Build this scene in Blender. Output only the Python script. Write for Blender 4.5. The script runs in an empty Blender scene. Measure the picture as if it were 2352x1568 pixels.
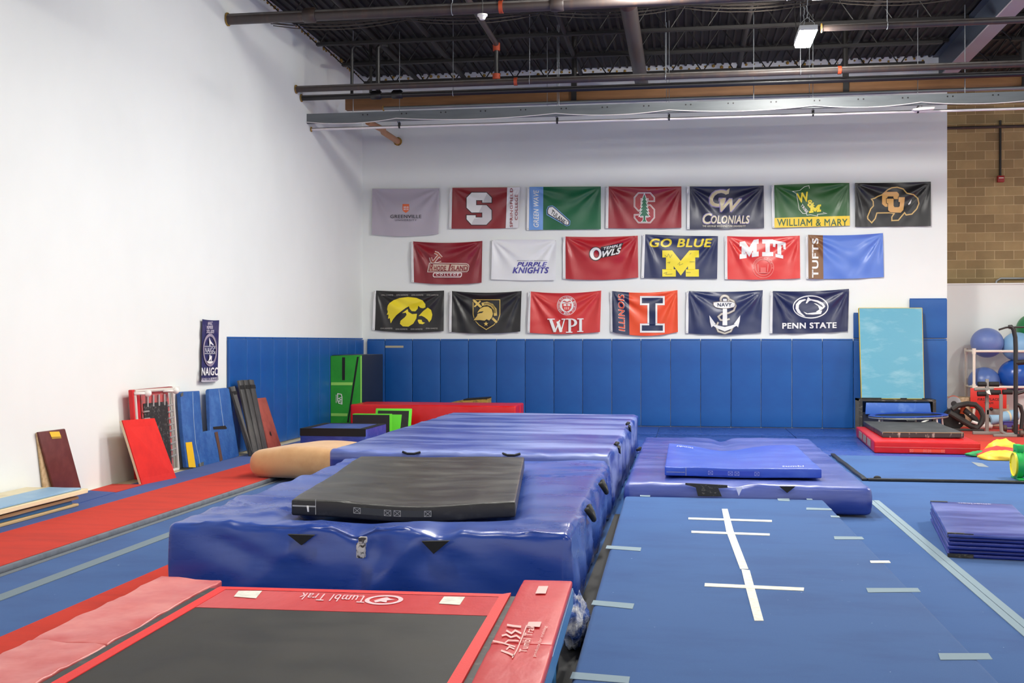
import bpy, bmesh, math, random
from mathutils import Vector, Matrix, noise
from mathutils.geometry import tessellate_polygon
random.seed(7)
scn = bpy.context.scene
COL = scn.collection
# ------------------------------------------------------------------ camera, world, exposure
FPX, CXP, HY, EYE = 2600.0, 1176.0, 784.0, 1.83
YAW = math.atan((1575 - 1176) / FPX)
cd = bpy.data.cameras.new('camera'); cam = bpy.data.objects.new('camera', cd); COL.objects.link(cam)
cam.location = (0, 0, EYE); cam.rotation_euler = (math.pi / 2, 0, YAW)
cd.sensor_width = 36.0; cd.lens = FPX / 2352 * 36; cd.clip_end = 200; cd.clip_start = .05
scn.camera = cam
scn.view_settings.view_transform = 'Standard'; scn.view_settings.look = 'None'
scn.view_settings.gamma = 1; scn.view_settings.use_curve_mapping = False
scn.view_settings.exposure = -0.07
LAMP_L = 420.0
wd = bpy.data.worlds.new('world'); scn.world = wd; wd.use_nodes = True
wd.node_tree.nodes['Background'].inputs[0].default_value = (1.0, .97, .93, 1)
wd.node_tree.nodes['Background'].inputs[1].default_value = 1.5
SN, CS = math.sin(YAW), math.cos(YAW)
def ray(x, y):
    r = (x - CXP) / FPX
    return Vector((-SN + r * CS, CS + r * SN, (HY - y) / FPX))
def atz(x, y, z=0.0):
    v = ray(x, y); return Vector((0, 0, EYE)) + v * ((z - EYE) / v.z)
def aty(x, y, Y):
    v = ray(x, y); return Vector((0, 0, EYE)) + v * (Y / v.y)
def atx(x, y, X):
    v = ray(x, y); return Vector((0, 0, EYE)) + v * (X / v.x)

# ------------------------------------------------------------------ materials
def lin(c):
    return tuple(((q / 255) / 12.92 if q / 255 <= .04045 else ((q / 255 + .055) / 1.055) ** 2.4) for q in c[:3]) + (1,)
MATS = {}
def mat(name, col, rough=.6, metal=0.0, spec=.5, col2=None, vs=(3, 3, 3), lo=.45, hi=.65, bump=0.0, bs=(60, 60, 60), bdist=.01, detail=4, emit=0, coat=0.0, sheen=0.0, rvar=0.0, specks=None):
    if name in MATS: return MATS[name]
    m = bpy.data.materials.new(name); m.use_nodes = True; MATS[name] = m
    nt = m.node_tree; N = nt.nodes; L = nt.links; b = N['Principled BSDF']
    b.inputs['Base Color'].default_value = lin(col); b.inputs['Roughness'].default_value = rough
    b.inputs['Metallic'].default_value = metal; b.inputs['Specular IOR Level'].default_value = spec
    b.inputs['Coat Weight'].default_value = coat; b.inputs['Sheen Weight'].default_value = sheen
    m.diffuse_color = lin(col)
    def tex(scale, det, seedv):
        tc = N.new('ShaderNodeTexCoord'); mp = N.new('ShaderNodeMapping'); mp.inputs['Scale'].default_value = scale
        mp.inputs['Location'].default_value = (seedv, seedv * .7, seedv * .3)
        n = N.new('ShaderNodeTexNoise'); n.inputs['Scale'].default_value = 1; n.inputs['Detail'].default_value = det; n.inputs['Roughness'].default_value = .6
        L.new(tc.outputs['Object'], mp.inputs[0]); L.new(mp.outputs[0], n.inputs['Vector']); return n
    if col2 is not None:
        n = tex(vs, detail, 3.1); r = N.new('ShaderNodeMapRange'); r.inputs[1].default_value = lo; r.inputs[2].default_value = hi
        L.new(n.outputs[0], r.inputs[0])
        mx = N.new('ShaderNodeMix'); mx.data_type = 'RGBA'; mx.inputs[6].default_value = lin(col); mx.inputs[7].default_value = lin(col2)
        L.new(r.outputs[0], mx.inputs[0]); L.new(mx.outputs[2], b.inputs['Base Color'])
        if rvar:
            r2 = N.new('ShaderNodeMapRange'); r2.inputs[3].default_value = rough; r2.inputs[4].default_value = rough + rvar
            L.new(r.outputs[0], r2.inputs[0]); L.new(r2.outputs[0], b.inputs['Roughness'])
    b.inputs['Coat Roughness'].default_value = .22
    if specks:
        n = tex((specks[0],) * 3, 2, 5.5); r = N.new('ShaderNodeMapRange'); r.inputs[1].default_value = specks[1]; r.inputs[2].default_value = specks[1] + .03
        mx2 = N.new('ShaderNodeMix'); mx2.data_type = 'RGBA'; mx2.inputs[6].default_value = lin(col); mx2.inputs[7].default_value = lin(specks[2])
        if col2 is not None: L.new(mx.outputs[2], mx2.inputs[6])
        L.new(n.outputs[0], r.inputs[0]); L.new(r.outputs[0], mx2.inputs[0]); L.new(mx2.outputs[2], b.inputs['Base Color'])
    if bump:
        n = tex(bs, 3, 8.7); bp = N.new('ShaderNodeBump'); bp.inputs['Strength'].default_value = bump; bp.inputs['Distance'].default_value = bdist
        L.new(n.outputs[0], bp.inputs['Height']); L.new(bp.outputs[0], b.inputs['Normal'])
    if emit:
        b.inputs['Emission Color'].default_value = lin(col); b.inputs['Emission Strength'].default_value = emit
    return m
WALLW = mat('white wall paint', (233, 236, 234), .75, col2=(229, 232, 230), vs=(.35, .35, .35), bump=.05, bs=(40, 40, 40), bdist=.004)
CARPET = mat('blue carpet', (50, 91, 148), .95, spec=.1, specks=(26, .765, (150, 176, 206)), col2=(45, 83, 139), vs=(1.2, 2.4, 2), bump=.35, bs=(260, 260, 260), bdist=.003, sheen=.15)
CARPETR = mat('red carpet', (200, 45, 20), .95, spec=.1, col2=(186, 40, 19), vs=(1.2, 4, 2), bump=.35, bs=(260, 260, 260), bdist=.003, sheen=.1)
CARPETL = mat('blue carpet of left strip', (48, 80, 148), .95, spec=.1, col2=(42, 73, 140), vs=(1.2, 2.4, 2), bump=.35, bs=(260, 260, 260), bdist=.003, sheen=.15)
GREY = mat('grey velcro', (120, 126, 132), .9, spec=.2, bump=.2, bs=(200, 200, 200))
LTAPE = mat('pale blue tape', (138, 158, 170), .8, spec=.2)
WTAPE = mat('white tape', (232, 230, 218), .7, spec=.3, col2=(214, 212, 200), vs=(20, 20, 20))
CREAM = mat('cream vinyl floor', (222, 210, 176), .5, col2=(206, 192, 156), vs=(3, 3, 3))
VFLOOR = mat('blue vinyl floor', (40, 72, 150), .24, col2=(46, 79, 157), vs=(.6, 1.2, 1), bump=.02, bs=(3, 6, 3), bdist=.01, rvar=.15)
VIN = mat('blue crash mat vinyl', (33, 66, 152), .27, coat=.2, col2=(64, 92, 170), vs=(.8, 1.8, 4), lo=.45, hi=.7, bump=.1, bs=(5, 9, 7), bdist=.02, rvar=.1, detail=6)
VIN2 = mat('worn blue crash mat vinyl', (36, 60, 146), .28, coat=.15, col2=(124, 138, 192), vs=(.4, 1.7, 5), lo=.42, hi=.62, bump=.08, bs=(4, 9, 7), bdist=.02, rvar=.15, detail=7)
VIN3 = mat('violet blue crash mat vinyl', (42, 63, 146), .3, coat=.2, col2=(84, 100, 172), vs=(.6, 1.6, 5), lo=.42, hi=.66, bump=.1, bs=(4, 7, 7), bdist=.02, rvar=.12, detail=6)
VINB = mat('bright blue mat vinyl', (44, 80, 186), .34, col2=(66, 100, 196), vs=(2, 4, 4), bump=.12, bs=(4, 9, 8), bdist=.012)
PADV = mat('wall pad vinyl', (9, 78, 152), .42, col2=(13, 86, 160), vs=(.8, .8, 1.4), bump=.12, bs=(5, 5, 5), bdist=.008)
BLKV = mat('black vinyl', (40, 39, 38), .3, col2=(84, 82, 78), vs=(2.2, 5, 5), lo=.42, hi=.78, bump=.08, bs=(5, 9, 9), bdist=.012, rvar=.15, detail=7)
BLKS = mat('black vinyl side', (26, 26, 27), .4, col2=(58, 58, 58), vs=(8, 8, 14), lo=.55, hi=.8, bump=.2, bs=(9, 9, 9))
BLK = mat('black webbing', (18, 18, 19), .75, bump=.2, bs=(150, 150, 150))
REDV = mat('red vinyl', (200, 8, 16), .36, col2=(206, 24, 32), vs=(3, 3, 3), bump=.18, bs=(6, 6, 6), bdist=.012)
REDP = mat('red pad vinyl', (204, 36, 40), .36, col2=(218, 66, 66), vs=(6, 2, 4), lo=.4, hi=.75, bump=.25, bs=(12, 5, 8), bdist=.012)
PINK = mat('red pad vinyl with painted glare', (204, 78, 78), .36, col2=(226, 130, 124), vs=(3, 3, 4), lo=.35, hi=.7, bump=.25, bs=(5, 5, 8), bdist=.012)  # pink tones paint the glare on the left side pads
REDB = mat('bright red webbing', (236, 36, 34), .6, bump=.15, bs=(120, 120, 120))
BED = mat('woven black bed', (38, 37, 36), .5, spec=.25, col2=(68, 66, 63), vs=(3.5, 3.5, 3.5), lo=.35, hi=.8, bump=.25, bs=(300, 300, 300), bdist=.002, rvar=.2)
STEELB = mat('blue painted steel', (70, 132, 190), .4, bump=.05)
WHITE = mat('white plastic', (236, 234, 228), .4)
DECK = mat('dark roof deck', (30, 26, 25), .7, col2=(23, 20, 20), vs=(1, 2, 1))
JOIST = mat('dark steel joist', (26, 23, 22), .6)
PIPED = mat('dark painted pipe', (58, 50, 48), .45, col2=(74, 58, 50), vs=(6, 1, 1), lo=.5, hi=.7)
PIPEB = mat('black pipe', (24, 22, 23), .4)
PIPETOP = mat('grey pipe top', (112, 108, 106), .8, col2=(92, 88, 86), vs=(5, 5, 5))
PIPEW = mat('white conduit pipe', (225, 218, 216), .4)
GALV = mat('galvanised steel', (150, 154, 158), .45, metal=.4, col2=(130, 134, 138), vs=(.8, 4, 4))
GREYBEAM = mat('grey painted channel', (104, 109, 112), .5, col2=(90, 95, 98), vs=(.6, 4, 4))
NAVYBEAM = mat('dark grey painted girder', (66, 74, 88), .5)
WOODB = mat('amber timber', (140, 98, 60), .6, col2=(116, 78, 46), vs=(.8, 9, 9), lo=.35, hi=.65)
FOAMY = mat('yellow foam', (176, 140, 62), .9, col2=(120, 94, 46), vs=(18, 18, 18), bump=.6, bs=(30, 30, 30), bdist=.02)
ORANGEC = mat('rusty orange fitting', (168, 66, 34), .6)

# ------------------------------------------------------------------ mesh helpers
def rootof(o):
    while o.parent: o = o.parent
    return o
class MB:
    def __init__(s): s.v = []; s.f = []; s.mi = []; s.cur = 0
    def add(s, vs, fs):
        o = len(s.v); s.v += [Vector(p) for p in vs]; s.f += [tuple(i + o for i in f) for f in fs]; s.mi += [s.cur] * len(fs); return s
    def box(s, a, b):
        x0, y0, z0 = (min(a[i], b[i]) for i in range(3)); x1, y1, z1 = (max(a[i], b[i]) for i in range(3))
        return s.add([(x0, y0, z0), (x1, y0, z0), (x1, y1, z0), (x0, y1, z0), (x0, y0, z1), (x1, y0, z1), (x1, y1, z1), (x0, y1, z1)],
                     [(0, 3, 2, 1), (4, 5, 6, 7), (0, 1, 5, 4), (1, 2, 6, 5), (2, 3, 7, 6), (3, 0, 4, 7)])
    def prism(s, poly, d):
        n = len(poly); d = Vector(d); P = [Vector(p) for p in poly]
        nn = sum(((P[i] - P[0]).cross(P[(i + 1) % n] - P[0]) for i in range(n)), Vector())
        if nn.dot(d) > 0: P.reverse()
        s.add(P + [p + d for p in P], [tuple(range(n)), tuple(range(2 * n - 1, n - 1, -1))] + [(i, i + n, (i + 1) % n + n, (i + 1) % n) for i in range(n)]); return s
    def quad(s, *p): return s.add(p, [tuple(range(len(p)))])
    def slab(s, p, t):   # quad p (4 pts) thickened to a slab by vector t
        return s.prism(p, t)
    def tube(s, pts, r, n=8, cap=True):
        pts = [Vector(p) for p in pts]; k = len(pts); rr = r if isinstance(r, (list, tuple)) else [r] * k
        o = len(s.v); up = None; rings = []
        for i, p in enumerate(pts):
            t = (pts[min(i + 1, k - 1)] - pts[max(i - 1, 0)]).normalized()
            if up is None: up = t.orthogonal().normalized()
            u = (up - t * up.dot(t)); u = u.normalized() if u.length > 1e-6 else t.orthogonal().normalized()
            up = u; w = t.cross(u)
            rings.append([p + (u * math.cos(2 * math.pi * j / n) + w * math.sin(2 * math.pi * j / n)) * rr[i] for j in range(n)])
        vs = [q for R in rings for q in R]; fs = []
        for i in range(k - 1):
            for j in range(n): fs.append((i * n + j, i * n + (j + 1) % n, (i + 1) * n + (j + 1) % n, (i + 1) * n + j))
        if cap: fs += [tuple(range(n - 1, -1, -1)), tuple(range((k - 1) * n, k * n))]
        return s.add(vs, fs)
    def sphere(s, c, r, nu=24, nv=14, sc=(1, 1, 1)):
        c = Vector(c); vs = [c + Vector((0, 0, r * sc[2]))]
        for i in range(1, nv):
            a = math.pi * i / nv
            for j in range(nu):
                b = 2 * math.pi * j / nu; vs.append(c + Vector((r * sc[0] * math.sin(a) * math.cos(b), r * sc[1] * math.sin(a) * math.sin(b), r * sc[2] * math.cos(a))))
        vs.append(c - Vector((0, 0, r * sc[2]))); fs = []
        for j in range(nu): fs.append((0, 1 + j, 1 + (j + 1) % nu))
        for i in range(nv - 2):
            for j in range(nu): a = 1 + i * nu; fs.append((a + j, a + nu + j, a + nu + (j + 1) % nu, a + (j + 1) % nu))
        a = 1 + (nv - 2) * nu
        for j in range(nu): fs.append((a + j, len(vs) - 1, a + (j + 1) % nu))
        return s.add(vs, fs)
    def grid(s, fn, nu, nv):
        vs = [fn(i / nu, j / nv) for j in range(nv + 1) for i in range(nu + 1)]
        return s.add(vs, [(j * (nu + 1) + i, j * (nu + 1) + i + 1, (j + 1) * (nu + 1) + i + 1, (j + 1) * (nu + 1) + i) for j in range(nv) for i in range(nu)])
    def soft(s, lo, hi, r, step, fn=None, rz=None, face_mi=None):
        """rounded box lo..hi on a fine grid; fn(p, side) moves every vertex; rz=(angle, cx, cy) turns it"""
        lo = Vector(lo); hi = Vector(hi)
        def ax(a, b, st):
            rr = min(r, (b - a) * .499); core = [a + rr + (b - a - 2 * rr) * i / max(1, round((b - a - 2 * rr) / st)) for i in range(max(1, round((b - a - 2 * rr) / st)) + 1)]
            e = [a, a + rr * .3, a + rr * .65]; return e + core + [a + b - q for q in reversed(e)]
        st = step if isinstance(step, (tuple, list)) else (step,) * 3
        A = [ax(lo[i], hi[i], st[i]) for i in range(3)]
        idx = {}; vs = []; fs = []; mis = []
        def vid(i, j, k):
            key = (i, j, k)
            if key not in idx: idx[key] = len(vs); vs.append(Vector((A[0][i], A[1][j], A[2][k])))
            return idx[key]
        nx, ny, nz = (len(a) - 1 for a in A)
        def fq(q, side): fs.append(q); mis.append(face_mi(side) if face_mi else s.cur)
        for i in range(nx):
            for j in range(ny):
                fq((vid(i, j, nz), vid(i + 1, j, nz), vid(i + 1, j + 1, nz), vid(i, j + 1, nz)), 'top')
                fq((vid(i, j, 0), vid(i, j + 1, 0), vid(i + 1, j + 1, 0), vid(i + 1, j, 0)), 'bot')
        for i in range(nx):
            for k in range(nz):
                fq((vid(i, 0, k), vid(i + 1, 0, k), vid(i + 1, 0, k + 1), vid(i, 0, k + 1)), 'front')
                fq((vid(i, ny, k), vid(i, ny, k + 1), vid(i + 1, ny, k + 1), vid(i + 1, ny, k)), 'back')
        for j in range(ny):
            for k in range(nz):
                fq((vid(0, j, k), vid(0, j, k + 1), vid(0, j + 1, k + 1), vid(0, j + 1, k)), 'left')
                fq((vid(nx, j, k), vid(nx, j + 1, k), vid(nx, j + 1, k + 1), vid(nx, j, k + 1)), 'right')
        R = [min(r, (hi[i] - lo[i]) * .499) for i in range(3)]
        out = []
        for p in vs:
            q = Vector([min(max(p[i], lo[i] + R[i]), hi[i] - R[i]) for i in range(3)]); d = p - q
            if d.length > 1e-9:
                m = max(abs(d[i]) / R[i] for i in range(3)); e = Vector([d[i] / R[i] for i in range(3)]); e = e.normalized() * m
                p2 = q + Vector([e[i] * R[i] for i in range(3)])
            else: p2 = p.copy()
            if fn: p2 = fn(p2, lo, hi)
            if rz:
                a, cx, cy = rz; x, y = p2.x - cx, p2.y - cy
                p2 = Vector((cx + x * math.cos(a) - y * math.sin(a), cy + x * math.sin(a) + y * math.cos(a), p2.z))
            out.append(p2)
        o = len(s.v); s.v += out; s.f += [tuple(i + o for i in f) for f in fs]; s.mi += mis; return s
    def build(s, name, m, parent=None, smooth=False, bevel=0, segs=2, merge=False):
        me = bpy.data.meshes.new(name); ob = bpy.data.objects.new(name, me); COL.objects.link(ob)
        vs = s.v
        if parent is not None:
            inv = rootof(parent).matrix_basis.inverted(); vs = [inv @ p for p in vs]; ob.parent = parent
        else:
            xs = [p.x for p in vs]; ys = [p.y for p in vs]; zs = [p.z for p in vs]
            c = Vector(((min(xs) + max(xs)) / 2, (min(ys) + max(ys)) / 2, min(zs))); vs = [p - c for p in vs]; ob.location = c
        me.from_pydata([tuple(p) for p in vs], [], s.f)
        for q in (m if isinstance(m, (list, tuple)) else [m]): me.materials.append(q)
        if any(s.mi): me.polygons.foreach_set('material_index', s.mi)
        if bevel or merge:
            bm = bmesh.new(); bm.from_mesh(me)
            if merge: bmesh.ops.remove_doubles(bm, verts=bm.verts, dist=1e-4)
            bmesh.ops.recalc_face_normals(bm, faces=bm.faces)
            if bevel:
                es = [e for e in bm.edges if len(e.link_faces) == 2 and e.calc_face_angle(0) > .5]
                bmesh.ops.bevel(bm, geom=es, offset=bevel, segments=segs, affect='EDGES', profile=.5, clamp_overlap=True)
            bm.to_mesh(me); bm.free()
        if smooth or bevel:
            me.polygons.foreach_set('use_smooth', [True] * len(me.polygons))
            if bevel or smooth == 'auto': me.set_sharp_from_angle(angle=.6)
        me.update(); return ob
def tag(o, label, cat, group=None):
    o['label'] = label; o['category'] = cat
    if group: o['group'] = group
    return o
def thing(name, label, cat, loc=(0, 0, 0), group=None, rz=0):
    o = bpy.data.objects.new(name, None); COL.objects.link(o); o.location = loc; o.rotation_euler = (0, 0, rz); o.empty_display_size = .1
    return tag(o, label, cat, group)
def struct(o): o['kind'] = 'structure'; return o
def dup(root, loc, label=None, group=None, rz=None):
    r = root.copy(); COL.objects.link(r); r.location = loc
    if rz is not None: r.rotation_euler = (0, 0, rz)
    if label: r['label'] = label
    if group: r['group'] = group
    for ch in list(root.children):
        c = ch.copy(); COL.objects.link(c); c.parent = r
        for g in ch.children: e = g.copy(); COL.objects.link(e); e.parent = c
    return r
def nz(x, y, z=0): return noise.noise(Vector((x, y, z)))
def ridge(x, y, s): return max(0.0, 1 - 3.2 * abs(nz(x + .35 * nz(x * 1.7, y * 1.7, s + 9), y + .35 * nz(x * 1.3, y * 1.3, s + 5), s))) ** 2
def ss(a, b, x): t = min(1, max(0, (x - a) / (b - a))); return t * t * (3 - 2 * t)
def gauss(x, c, w): return math.exp(-((x - c) / w) ** 2)
ORD = ['first', 'second', 'third', 'fourth', 'fifth', 'sixth', 'seventh', 'eighth', 'ninth', 'tenth', 'eleventh', 'twelfth', 'thirteenth', 'fourteenth', 'fifteenth', 'sixteenth', 'seventeenth', 'eighteenth']
# ------------------------------------------------------------------ lamps of the hall
XL, YB, DECKZ = -7.1, 24.35, 7.72
HOUS = mat('lamp housing', (190, 192, 194), .4); LEDS = {k: mat('lit lamp diffuser ' + k, (255, 252, 245), .5, emit=LAMP_L * w) for k, w in (('brightest', 1.7), ('bright', 1.2), ('soft', .4), ('medium', .8), ('low', .2), ('dim', .22), ('corner', .6), ('rear', 1.15))}
def lamp(x, y, z, label, power='medium'):
    t = thing('ceiling_light', label, 'ceiling light', (x, y, z), 'high bay lights hanging from the joists')
    MB().box((x - .14, y - .44, z + .046), (x + .14, y + .44, z + .13)).build('housing', HOUS, t, bevel=.01)
    MB().prism([(x - .115, y - .41, z), (x + .115, y - .41, z), (x + .135, y - .43, z + .045), (x - .135, y - .43, z + .045)], (0, .86, 0)).build('diffuser', LEDS[power], t)
    for dy in (-.25, .25): MB().tube([(x - .11, y + dy, z + .13), (x - .11, y + dy, z + .2), (x, y + dy, z + .3), (x + .11, y + dy, z + .2), (x + .11, y + dy, z + .13)], .006, 6).build('hanger_bracket', GALV, t)
    for dy in (-.25, .25):
        c = MB(); zz = z + .28
        while zz < DECKZ - .03: c.tube([(x, y + dy, zz), (x + .012 * math.sin(zz * 90), y + dy, zz + .05)], .008, 5); zz += .05
        c.build('chain', GALV, t)
    MB().tube([(x - .12, y + .2, z + .13), (x - .15, y + .2, z + .5), (x - .13, y + .2, z + 1.1), (x - .14, y + .2, DECKZ)], .008, 6).build('power_cord', JOIST, t)
    return t
lamp(1.88, 18.45, 6.6, 'glowing rectangular ceiling light hanging from chain above the right side flags', 'brightest')
for i, (lx, ly, w, pw) in enumerate([(-2.8, 11.4, 'left front', 'low'), (2.4, 7.6, 'centre front', 'dim'), (6.6, 14.8, 'right front', 'bright'), (-2.6, 6.2, 'left near', 'soft'), (2.0, 2.0, 'centre near', 'dim'), (8.4, 20.0, 'right rear', 'corner'), (7.6, 6.0, 'right near', 'dim'), (-1.0, 11.5, 'middle', 'medium'), (-.6, 16.1, 'rear', 'rear')]):  # out of view; middle, right rear and rear added to light back wall
    lamp(lx, ly, 7.02 if pw == 'rear' else 5.6, 'unseen glowing rectangular ceiling light above the %s part of the hall' % w, pw)

# ------------------------------------------------------------------ shell
def sbox(name, a, b, m, bevel=0):
    return struct(MB().box(a, b).build(name, m, bevel=bevel))
sbox('floor', (XL, -6, -.2), (14, 27, 0), CARPET)
sbox('wall_left', (XL - .2, -6, -.2), (XL, 27, DECKZ), WALLW)
sbox('wall_back', (XL, YB, 0), (5.31, YB + .2, DECKZ + .15), WALLW)
sbox('wall_right', (5.11, YB + .2, 0), (5.31, 26.2, DECKZ), WALLW)
struct(MB().box((5.31, 26.15, 0), (14, 26.45, 3.08)).box((5.31, 26.12, 3.08), (14, 26.46, 3.11)).build('wall_back_low', WALLW))
def blockwall():
    m = bpy.data.materials.new('concrete block wall'); m.use_nodes = True; nt = m.node_tree; N = nt.nodes; L = nt.links; b = N['Principled BSDF']; b.inputs['Roughness'].default_value = .9
    tc = N.new('ShaderNodeTexCoord'); mp = N.new('ShaderNodeMapping'); mp.inputs['Rotation'].default_value = (math.pi / 2, 0, 0)
    br = N.new('ShaderNodeTexBrick'); br.inputs['Scale'].default_value = 1; br.inputs['Brick Width'].default_value = .406; br.inputs['Row Height'].default_value = .203; br.inputs['Mortar Size'].default_value = .006
    br.inputs['Color1'].default_value = lin((172, 148, 106)); br.inputs['Color2'].default_value = lin((146, 124, 88)); br.inputs['Mortar'].default_value = lin((206, 184, 144)); br.inputs['Mortar Smooth'].default_value = .4
    n = N.new('ShaderNodeTexNoise'); n.inputs['Scale'].default_value = 5; n.inputs['Detail'].default_value = 5
    mx = N.new('ShaderNodeMix'); mx.data_type = 'RGBA'; mx.blend_type = 'MULTIPLY'; mx.inputs[0].default_value = .5
    cr = N.new('ShaderNodeMapRange'); cr.inputs[3].default_value = .6; cr.inputs[4].default_value = 1.25
    L.new(tc.outputs['Object'], mp.inputs[0]); L.new(mp.outputs[0], br.inputs[0]); L.new(tc.outputs['Object'], n.inputs['Vector']); L.new(n.outputs[0], cr.inputs[0])
    L.new(br.outputs[0], mx.inputs[6]); L.new(cr.outputs[0], mx.inputs[7]); L.new(mx.outputs[2], b.inputs['Base Color'])
    bp = N.new('ShaderNodeBump'); bp.inputs['Strength'].default_value = .5; bp.inputs['Distance'].default_value = .01; bp.invert = True
    L.new(br.outputs['Fac'], bp.inputs['Height']); L.new(bp.outputs[0], b.inputs['Normal']); return m
sbox('wall_back_block', (5.31, 26.6, 0), (14, 26.8, DECKZ), blockwall())
# ceiling deck with ribs running towards the back
dk = MB(); xs = XL; prof = []
while xs < 14:
    prof += [(xs, DECKZ), (xs + .095, DECKZ), (xs + .108, DECKZ - .038), (xs + .142, DECKZ - .038)]; xs += .155
n = len(prof)
dk.add([(x, -6, z) for x, z in prof] + [(x, 27, z) for x, z in prof], [(i, i + n, i + n + 1, i + 1) for i in range(n - 1)])
dk.box((XL, -6, DECKZ + .01), (14, 27, DECKZ + .12))
struct(dk.build('ceiling', DECK))
# foam sealing along the tops of the walls
fm = MB(); random.seed(3)
for y in [8 + i * .16 for i in range(102)]: fm.sphere((XL + .01, y, DECKZ - .05 - random.random() * .05), .015 + random.random() * .035, 6, 4)
struct(fm.build('trim_1', FOAMY, smooth=True))
fm = MB()
for x in [XL + .2 + i * .17 for i in range(70)]: fm.sphere((x, YB - .01, DECKZ - .05 - random.random() * .06), .012 + random.random() * .03, 6, 4)
struct(fm.build('trim_2', FOAMY, smooth=True))
# ------------------------------------------------------------------ roof steel and pipes
JB = 7.2
def joist(y, x0, x1, label):
    t = thing('roof_joist', label, 'joist', ((x0 + x1) / 2, y, JB), 'open web roof joists')
    MB().box((x0, y - .05, DECKZ - .1), (x1, y - .008, DECKZ - .045)).box((x0, y + .008, DECKZ - .1), (x1, y + .05, DECKZ - .045)).build('top_chord', JOIST, t)
    MB().box((x0 + .45, y - .05, JB), (x1 - .45, y - .008, JB + .05)).box((x0 + .45, y + .008, JB), (x1 - .45, y + .05, JB + .05)).build('bottom_chord', JOIST, t)
    w = MB(); pts = [(x0 + .03, y, DECKZ - .07)]; x = x0 + .48
    while x < x1 - .3: pts += [(x - .02, y, JB + .03), (x + .02, y, JB + .03), (x + .295, y, DECKZ - .08), (x + .335, y, DECKZ - .08)]; x += .63
    w.tube(pts, .013, 6); w.build('web', JOIST, t)
jn = ['hidden above the pipes, nearest', 'behind the big brown pipe', 'second in front of the back wall lamps', 'third from the back wall', 'second from the back wall', 'closest to the back wall']
for i, y in enumerate((15.15, 16.7, 18.25, 19.8, 21.35, 22.9)):
    joist(y, XL + .02, 5.02, 'dark zigzag steel roof joist, ' + ['sixth', 'fifth', 'fourth', 'third', 'second', 'first'][i] + ' counted from the white back wall')
for i, y in enumerate((18.25, 19.8, 21.35, 22.9, 24.45)):
    joist(y, 5.3, 13.5, 'dark zigzag steel roof joist right of the big girder, ' + ['fifth', 'fourth', 'third', 'second', 'first'][i] + ' from the block wall')
t = thing('steel_girder', 'deep dark grey steel girder running towards the back wall at upper right', 'girder', (5.15, 17, 7.13))
MB().box((5.14, 9, 7.15), (5.18, YB - .01, DECKZ - .05)).build('web', NAVYBEAM, t)
MB().box((5.02, 9, 7.12), (5.30, YB - .01, 7.15)).build('bottom_flange', mat('lit girder flange', (150, 138, 146), .5), t)  # paler than the web: light on the flange put into its colour
MB().box((5.02, 9, DECKZ - .05), (5.30, YB - .01, DECKZ - .041)).build('top_flange', NAVYBEAM, t)
def pipe(name, label, cat, y, z, r, m, x1=13.5, x0=XL + .01, coup=(), hang=(), clamps=(), cm=None):
    t = thing(name, label, cat, (x0, y, z))
    pr = MB().tube([(x0, y, z), ((x0 + x1) / 2, y, z), (x1, y, z)], r, 16).build('pipe_run', [m, PIPETOP], t, smooth='auto')
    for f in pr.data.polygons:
        if f.normal.z > .35: f.material_index = 1  # upward faces take a lighter grey
    MB().tube([(x0 + .0, y, z), (x0 + .015, y, z)], r + .02, 16).build('wall_seal', FOAMY, t, smooth='auto')
    for x in coup:
        MB().tube([(x - .1, y, z), (x - .085, y, z), (x + .085, y, z), (x + .1, y, z)], [r + .012, r + .022, r + .022, r + .012], 16).tube([(x - .1, y, z + r), (x - .07, y, z + r + .03), (x + .07, y, z + r + .03), (x + .1, y, z + r)], .012, 6).build('coupling', cm or m, t, smooth='auto')
    for x in hang:
        h = MB(); a = [(x, y + (r + .006) * math.cos(q), z + (r + .006) * math.sin(q)) for q in [math.pi / 2 + i * math.pi / 8 for i in range(17)]]
        h.tube(a, .006, 6); h.tube([(x, y, z + r), (x, y, DECKZ - .04)], .006, 6); h.build('hanger', GALV, t)
    for x in clamps:
        MB().tube([(x - .03, y, z), (x + .03, y, z)], r + .012, 14).build('clamp', ORANGEC, t, smooth='auto')
    return t
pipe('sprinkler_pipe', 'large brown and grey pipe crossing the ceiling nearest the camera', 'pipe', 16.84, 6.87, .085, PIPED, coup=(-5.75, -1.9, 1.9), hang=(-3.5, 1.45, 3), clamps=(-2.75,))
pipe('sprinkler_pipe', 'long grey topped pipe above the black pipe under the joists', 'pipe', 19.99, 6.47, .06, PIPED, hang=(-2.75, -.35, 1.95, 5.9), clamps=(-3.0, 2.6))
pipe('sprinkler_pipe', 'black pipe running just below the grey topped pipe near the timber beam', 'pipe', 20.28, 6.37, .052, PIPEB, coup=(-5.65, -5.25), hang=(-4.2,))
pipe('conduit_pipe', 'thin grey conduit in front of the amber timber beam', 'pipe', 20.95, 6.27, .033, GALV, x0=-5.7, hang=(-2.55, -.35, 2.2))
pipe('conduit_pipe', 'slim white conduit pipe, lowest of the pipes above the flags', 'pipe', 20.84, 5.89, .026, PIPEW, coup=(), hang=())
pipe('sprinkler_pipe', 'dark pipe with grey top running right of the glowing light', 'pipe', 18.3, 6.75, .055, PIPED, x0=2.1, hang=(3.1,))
t = thing('timber_beam', 'amber timber beam spanning behind the pipes above the flags', 'beam', (0, 21.5, 6.37))
MB().box((-6.6, 21.44, 6.37), (13.5, 21.58, 6.60)).build('beam_body', WOODB, t, bevel=.006)
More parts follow.
